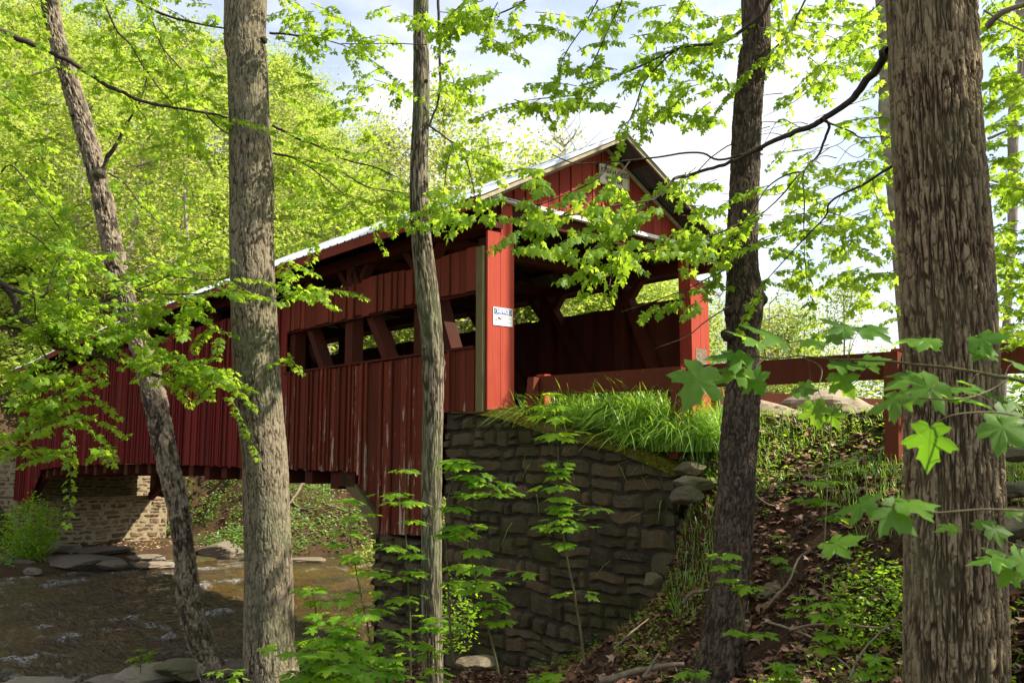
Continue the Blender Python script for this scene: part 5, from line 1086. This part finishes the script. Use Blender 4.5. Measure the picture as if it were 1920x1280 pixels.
stick("long thin branch lying downhill across the leaves", [(1440, 1165), (1520, 1195), (1580, 1240), (1610, 1275)], [5.2, 4.9, 4.6, 4.4], .016, .01)
stick("thin forked twig leaning against the foot of the thick trunk", [(1590, 1275), (1625, 1210), (1690, 1150)], [4.4, 4.6, 4.7], .014, .008)
stick("thick rotten log low beside the thick trunk", [(1520, 1275), (1580, 1240), (1640, 1212), (1700, 1195)], [4.6, 4.7, 4.9, 5.1], .08, .07, 'bark')if False else None
stick("pale stick near the bottom right of the wing wall", [(1120, 1275), (1200, 1255), (1280, 1245)], [5.4, 5.5, 5.6], .045, .03)
stick("short broken stick beside the pale one on the slope", [(1205, 1270), (1235, 1225)], [5.4, 5.6], .02, .014)
stick("brown stick rising beside the wing wall end", [(1150, 1215), (1190, 1180), (1215, 1160)], [7.2, 7.4, 7.5], .02, .01)
stick("root like stick left of the knobby trunk", [(1280, 1130), (1300, 1112), (1330, 1105)], [6.6, 6.6, 6.7], .03, .02)
stick("thin stick lying uphill right of the knobby trunk", [(1410, 920), (1440, 945), (1480, 950)], [7.8, 7.6, 7.4], .014, .008)
stick("long bent stick behind the small tiered seedling", [(1480, 1180), (1540, 1170), (1640, 1175), (1700, 1190)], [5.0, 5.0, 4.95, 4.9], .014, .01)
for i, (px, py, dx, dy, lb) in enumerate(((530, 935, 60, 40, "grey fallen trunk on the sunlit far bank beside the second trunk"), (610, 970, 55, 30, "bleached log on the far bank under the bridge"), (640, 905, 70, 70, "thin pale branch hanging down the far bank"), (390, 925, 50, -45, "dead branch leaning on the far bank near the abutment"), (570, 905, -30, 40, "stick pile pole on the far bank"))):
    stick(lb, [(px, py), (px + dx / 2, py + dy / 2), (px + dx, py + dy)], [37, 36.5, 36], .16, .08)

# ------------------------------------------------------------------ shrubs
def shrub(name, label, base, rad, n, size, m, group=None, kind='quad', cat="shrub", stems=7):
    base = np.asarray(base, float); r_ = thing(name, label, cat, base, group); a_, b = MB(), MB()
    d = norm(rng.normal(size=(n, 3))); q = rng.uniform(.35, 1, n) ** .6; ctr = base + UP * rad[2] * .8
    lob = 1 + (fbm(d[:, 0] * 2 + base[0], d[:, 1] * 2, d[:, 2] * 2) - .5) * 1.2; P = ctr + d * (q * lob)[:, None] * np.array(rad); P[:, 2] = np.maximum(P[:, 2], base[2] + .03)
    add_leaves(a_, P, np.c_[rng.normal(size=(n, 2)), rng.normal(size=n) * .4], np.c_[rng.normal(size=(n, 2)) * .5, np.ones(n)], size * rng.uniform(.6, 1.2, n), kind)
    for _ in range(stems): e = ctr + norm(rng.normal(size=3) + UP * .6) * np.array(rad) * .8; branch(b, [base, (base + e) / 2 + rng.normal(size=3) * rad[0] * .15, e], .012 * rad[0] + .004, .003, 4)
    part(a_, "foliage", M[m], r_); part(b, "stem", M['twig'], r_, True); return r_
c = at(20, 1000, 27.5); shrub("shrub", "green shrub on the far ledge at the left edge beside the abutment", (c[0] - .5, c[1] + 2, -3.9), (1.1, 1.0, 1.25), 2600, .12, 'leaf_dark'); c = at(58, 985, 29)
shrub("shrub", "smaller green shrub leaning over the left corner of the abutment", (c[0], c[1], -3.6), (.6, .6, .6), 900, .11, 'leaf_dark')
c = at(1640, 1090, 5.6); shrub("shrub", "fine leaved green shrub left of the thick trunk foot", (c[0], c[1], H(c[0], c[1])), (.30, .3, .30), 1500, .035, 'leaf_dark')
c = at(1450, 1245, 5.2); shrub("shrub", "low fine leaved plant right of the knobby trunk foot", (c[0], c[1], H(c[0], c[1])), (.22, .2, .1), 500, .03, 'leaf_dark')
c = at(845, 1120, 8.8); shrub("shrub", "ragged small leaved bush growing on the wall beside the slender trunk", (c[0], c[1], -2.0), (.3, .25, .38), 700, .05, 'leaf_dark')
# green thicket past the road, right of the portal
for i in range(22):
    s, t = rng.uniform(-8, 22), rng.uniform(9, 20); p = L(s, t, 0); z = H(p[0], p[1]); hgt = rng.uniform(.9, 1.7)
    shrub("shrub", "bright green thicket bush beyond the road seen past the portal", (p[0], p[1], z), (hgt * 1.1, hgt * 1.1, hgt * .85), 1500, .16, 'leaf_hill' if i % 3 else 'leaf', "thicket bushes beyond the road")

# ------------------------------------------------------------------ forest on the hill
def tree_proto(kind, seed):
    r_ = np.random.default_rng(seed); a_, b = MB(), MB(); h = 12.0
    top = np.array([r_.normal() * .8, r_.normal() * .8, h]); C = catmull([np.zeros(3) - UP * .4, np.array([r_.normal() * .2, r_.normal() * .2, h * .35]), top * [.6, .6, .7], top], 12); tube(b, C, np.linspace(.17, .03, 12), 6)
    nl = {'full': 16, 'spring': 20, 'bare': 24}[kind]; ends = []
    for i in range(nl):
        j = int(r_.integers(4, 12)); p = C[j]; an = r_.uniform(0, 2 * np.pi); ln = (1 - j / 15) * r_.uniform(1.8, 3.6)
        e = p + np.array([math.cos(an) * ln, math.sin(an) * ln, ln * r_.uniform(.3, .9)]); Cb = catmull([p, (p + e) / 2 + r_.normal(size=3) * .25, e], 6); tube(b, Cb, np.linspace(.055, .012, 6), 4); ends += [Cb[3], Cb[4], Cb[5]]
        for _ in range(3): q = Cb[int(r_.integers(2, 6))]; e2 = q + r_.normal(size=3) * [.9, .9, .6] + UP * .3; tube(b, np.array([q, (q + e2) / 2 + r_.normal(size=3) * .1, e2]), [.02, .014, .008], 3); ends.append(e2)
    ends = np.array(ends); n = {'full': 3400, 'spring': 1900, 'bare': 420}[kind]; sg_ = {'full': .62, 'spring': .55, 'bare': .5}[kind]
    P = ends[r_.integers(0, len(ends), n)] + r_.normal(size=(n, 3)) * sg_ * [1, 1, .7]; k = n // 5
    if kind == 'full': P[:k] = np.c_[r_.normal(size=(k, 2)) * 1.2, r_.uniform(1.5, 9, k)]
    f = np.c_[r_.normal(size=(n, 2)), r_.normal(size=n) * .5]; add_leaves(a_, P, f, np.c_[r_.normal(size=(n, 2)) * .5, np.ones(n)], r_.uniform(.16, .32, n) * (1 if kind == 'full' else .75), 'quad', r_.random(n))
    crown_o = a_.build("crown", M['leaf_hill' if kind == 'full' else 'leaf_spring']); trunk_o = b.build("trunk", M['pale_bark'], smooth=True); return crown_o, trunk_o
protos = [('full', tree_proto('full', 1)), ('full', tree_proto('full', 2)), ('full', tree_proto('full', 3)), ('spring', tree_proto('spring', 4)), ('bare', tree_proto('bare', 5))]
LB = {'full': ("leafy yellow green tree on the wooded hillside", "leafy trees on the hillside"), 'spring': ("yellowish spring tree with thin young leaves on the hillside", "young leaved trees on the hillside"), 'bare': ("nearly bare grey twiggy tree on the hillside", "nearly bare trees on the hillside")}
used = set()
def plant(pi, x, y, sc, rz):
    kind, pr = protos[pi]; z = H(x, y) - .1; r_ = thing("hillside_tree", LB[kind][0], "tree", (x, y, z), LB[kind][1]); r_.rotation_euler = (0, 0, rz); r_.scale = (sc, sc, sc * rng.uniform(.9, 1.15))
    for o in pr:
        if pi in used: o = o.copy(); col.objects.link(o)
        o.parent = r_
    used.add(pi)
cnt = 0
r3 = np.random.default_rng(21); placed = []
for _try in range(4000):
    if cnt >= 240: break
    right = cnt >= 190
    rr_ = r3.uniform(.0, .64) if right else r3.uniform(-.68, .05); Y = r3.uniform(41, 64) if right else 40 + 110 * r3.random() ** 1.25; x = rr_ * Y
    _, s, t, f = terrain(np.array([x]), np.array([Y]))
    if f[0] < (4 if rr_ < -.22 else 2.5 if right else 7): continue
    if any((x - a0) ** 2 + (Y - b0) ** 2 < (2.5 if right else 5) for a0, b0 in placed): continue
    placed.append((x, Y)); u = r3.random(); cnt += 1
    pi = int(r3.integers(0, 3)) if (u < .82 and rr_ < -.2) or u < (.75 if right else .45) else (3 if u < .93 or rr_ < -.2 else 4)
    sc = r3.uniform(.75, 1.15) * (.9 if rr_ > -.15 else 1)
    if right: sc = (np.interp(rr_, [0, .1, .2, .28, .45, .62], [.30, .27, .225, .165, .155, .16]) * Y - H(x, Y)) / 12.6 * r3.uniform(.7, 1.03)
    plant(pi, x, Y, sc, r3.uniform(0, 6.28))
for (px, Y, pi, sc) in ((860, 42, 3, .95), (935, 46, 4, 1.0), (1010, 50, 4, .95), (900, 55, 3, 1.1), (1080, 52, 3, .8)):
    plant(pi, (px - 960) / F * Y, Y, sc, rng.uniform(0, 6.28))
for (px, ty, Y, pi) in ((760, 190, 60, 3), (790, 205, 54, 3), (825, 235, 50, 3), (850, 210, 62, 0), (870, 250, 46, 3), (900, 235, 56, 3), (925, 265, 48, 4), (945, 250, 60, 3), (975, 275, 52, 3), (1000, 300, 48, 1), (1015, 285, 60, 4), (1040, 310, 54, 3), (1065, 325, 50, 3), (1090, 345, 56, 0), (720, 175, 58, 1), (690, 165, 66, 3), (960, 330, 44, 1), (890, 320, 44, 0), (830, 300, 44, 1), (1020, 360, 44, 2)):
    x = (px - 960) / F * Y; plant(pi, x, Y, ((838 - ty) / F * Y - H(x, Y)) / 13.0, rng.uniform(0, 6.28))
# low hillside bushes
for i in range(100):
    rr_ = rng.uniform(-.62, .1); Y = rng.uniform(44, 80)
    if i >= 60: rr_ = rng.uniform(-.68, -.50); Y = rng.uniform(37, 58)
    x = rr_ * Y; z = H(x, Y)
    if i == 0: proto_s = shrub("hillside_bush", "pale green low bush on the hillside between the trees", (0, 0, 0), (1.5, 1.5, 1.1), 1400, .22, 'leaf_hill', "low bushes on the hillside"); parts_s = [c_ for c_ in col.objects if c_.parent == proto_s]; r_ = proto_s
    else:
        r_ = proto_s.copy(); col.objects.link(r_)
        for c_ in parts_s: d_ = c_.copy(); col.objects.link(d_); d_.parent = r_
    r_.location = (x, Y, z); r_.rotation_euler = (0, 0, rng.uniform(0, 6.28)); k = rng.uniform(.7, 1.6); r_.scale = (k, k, k)
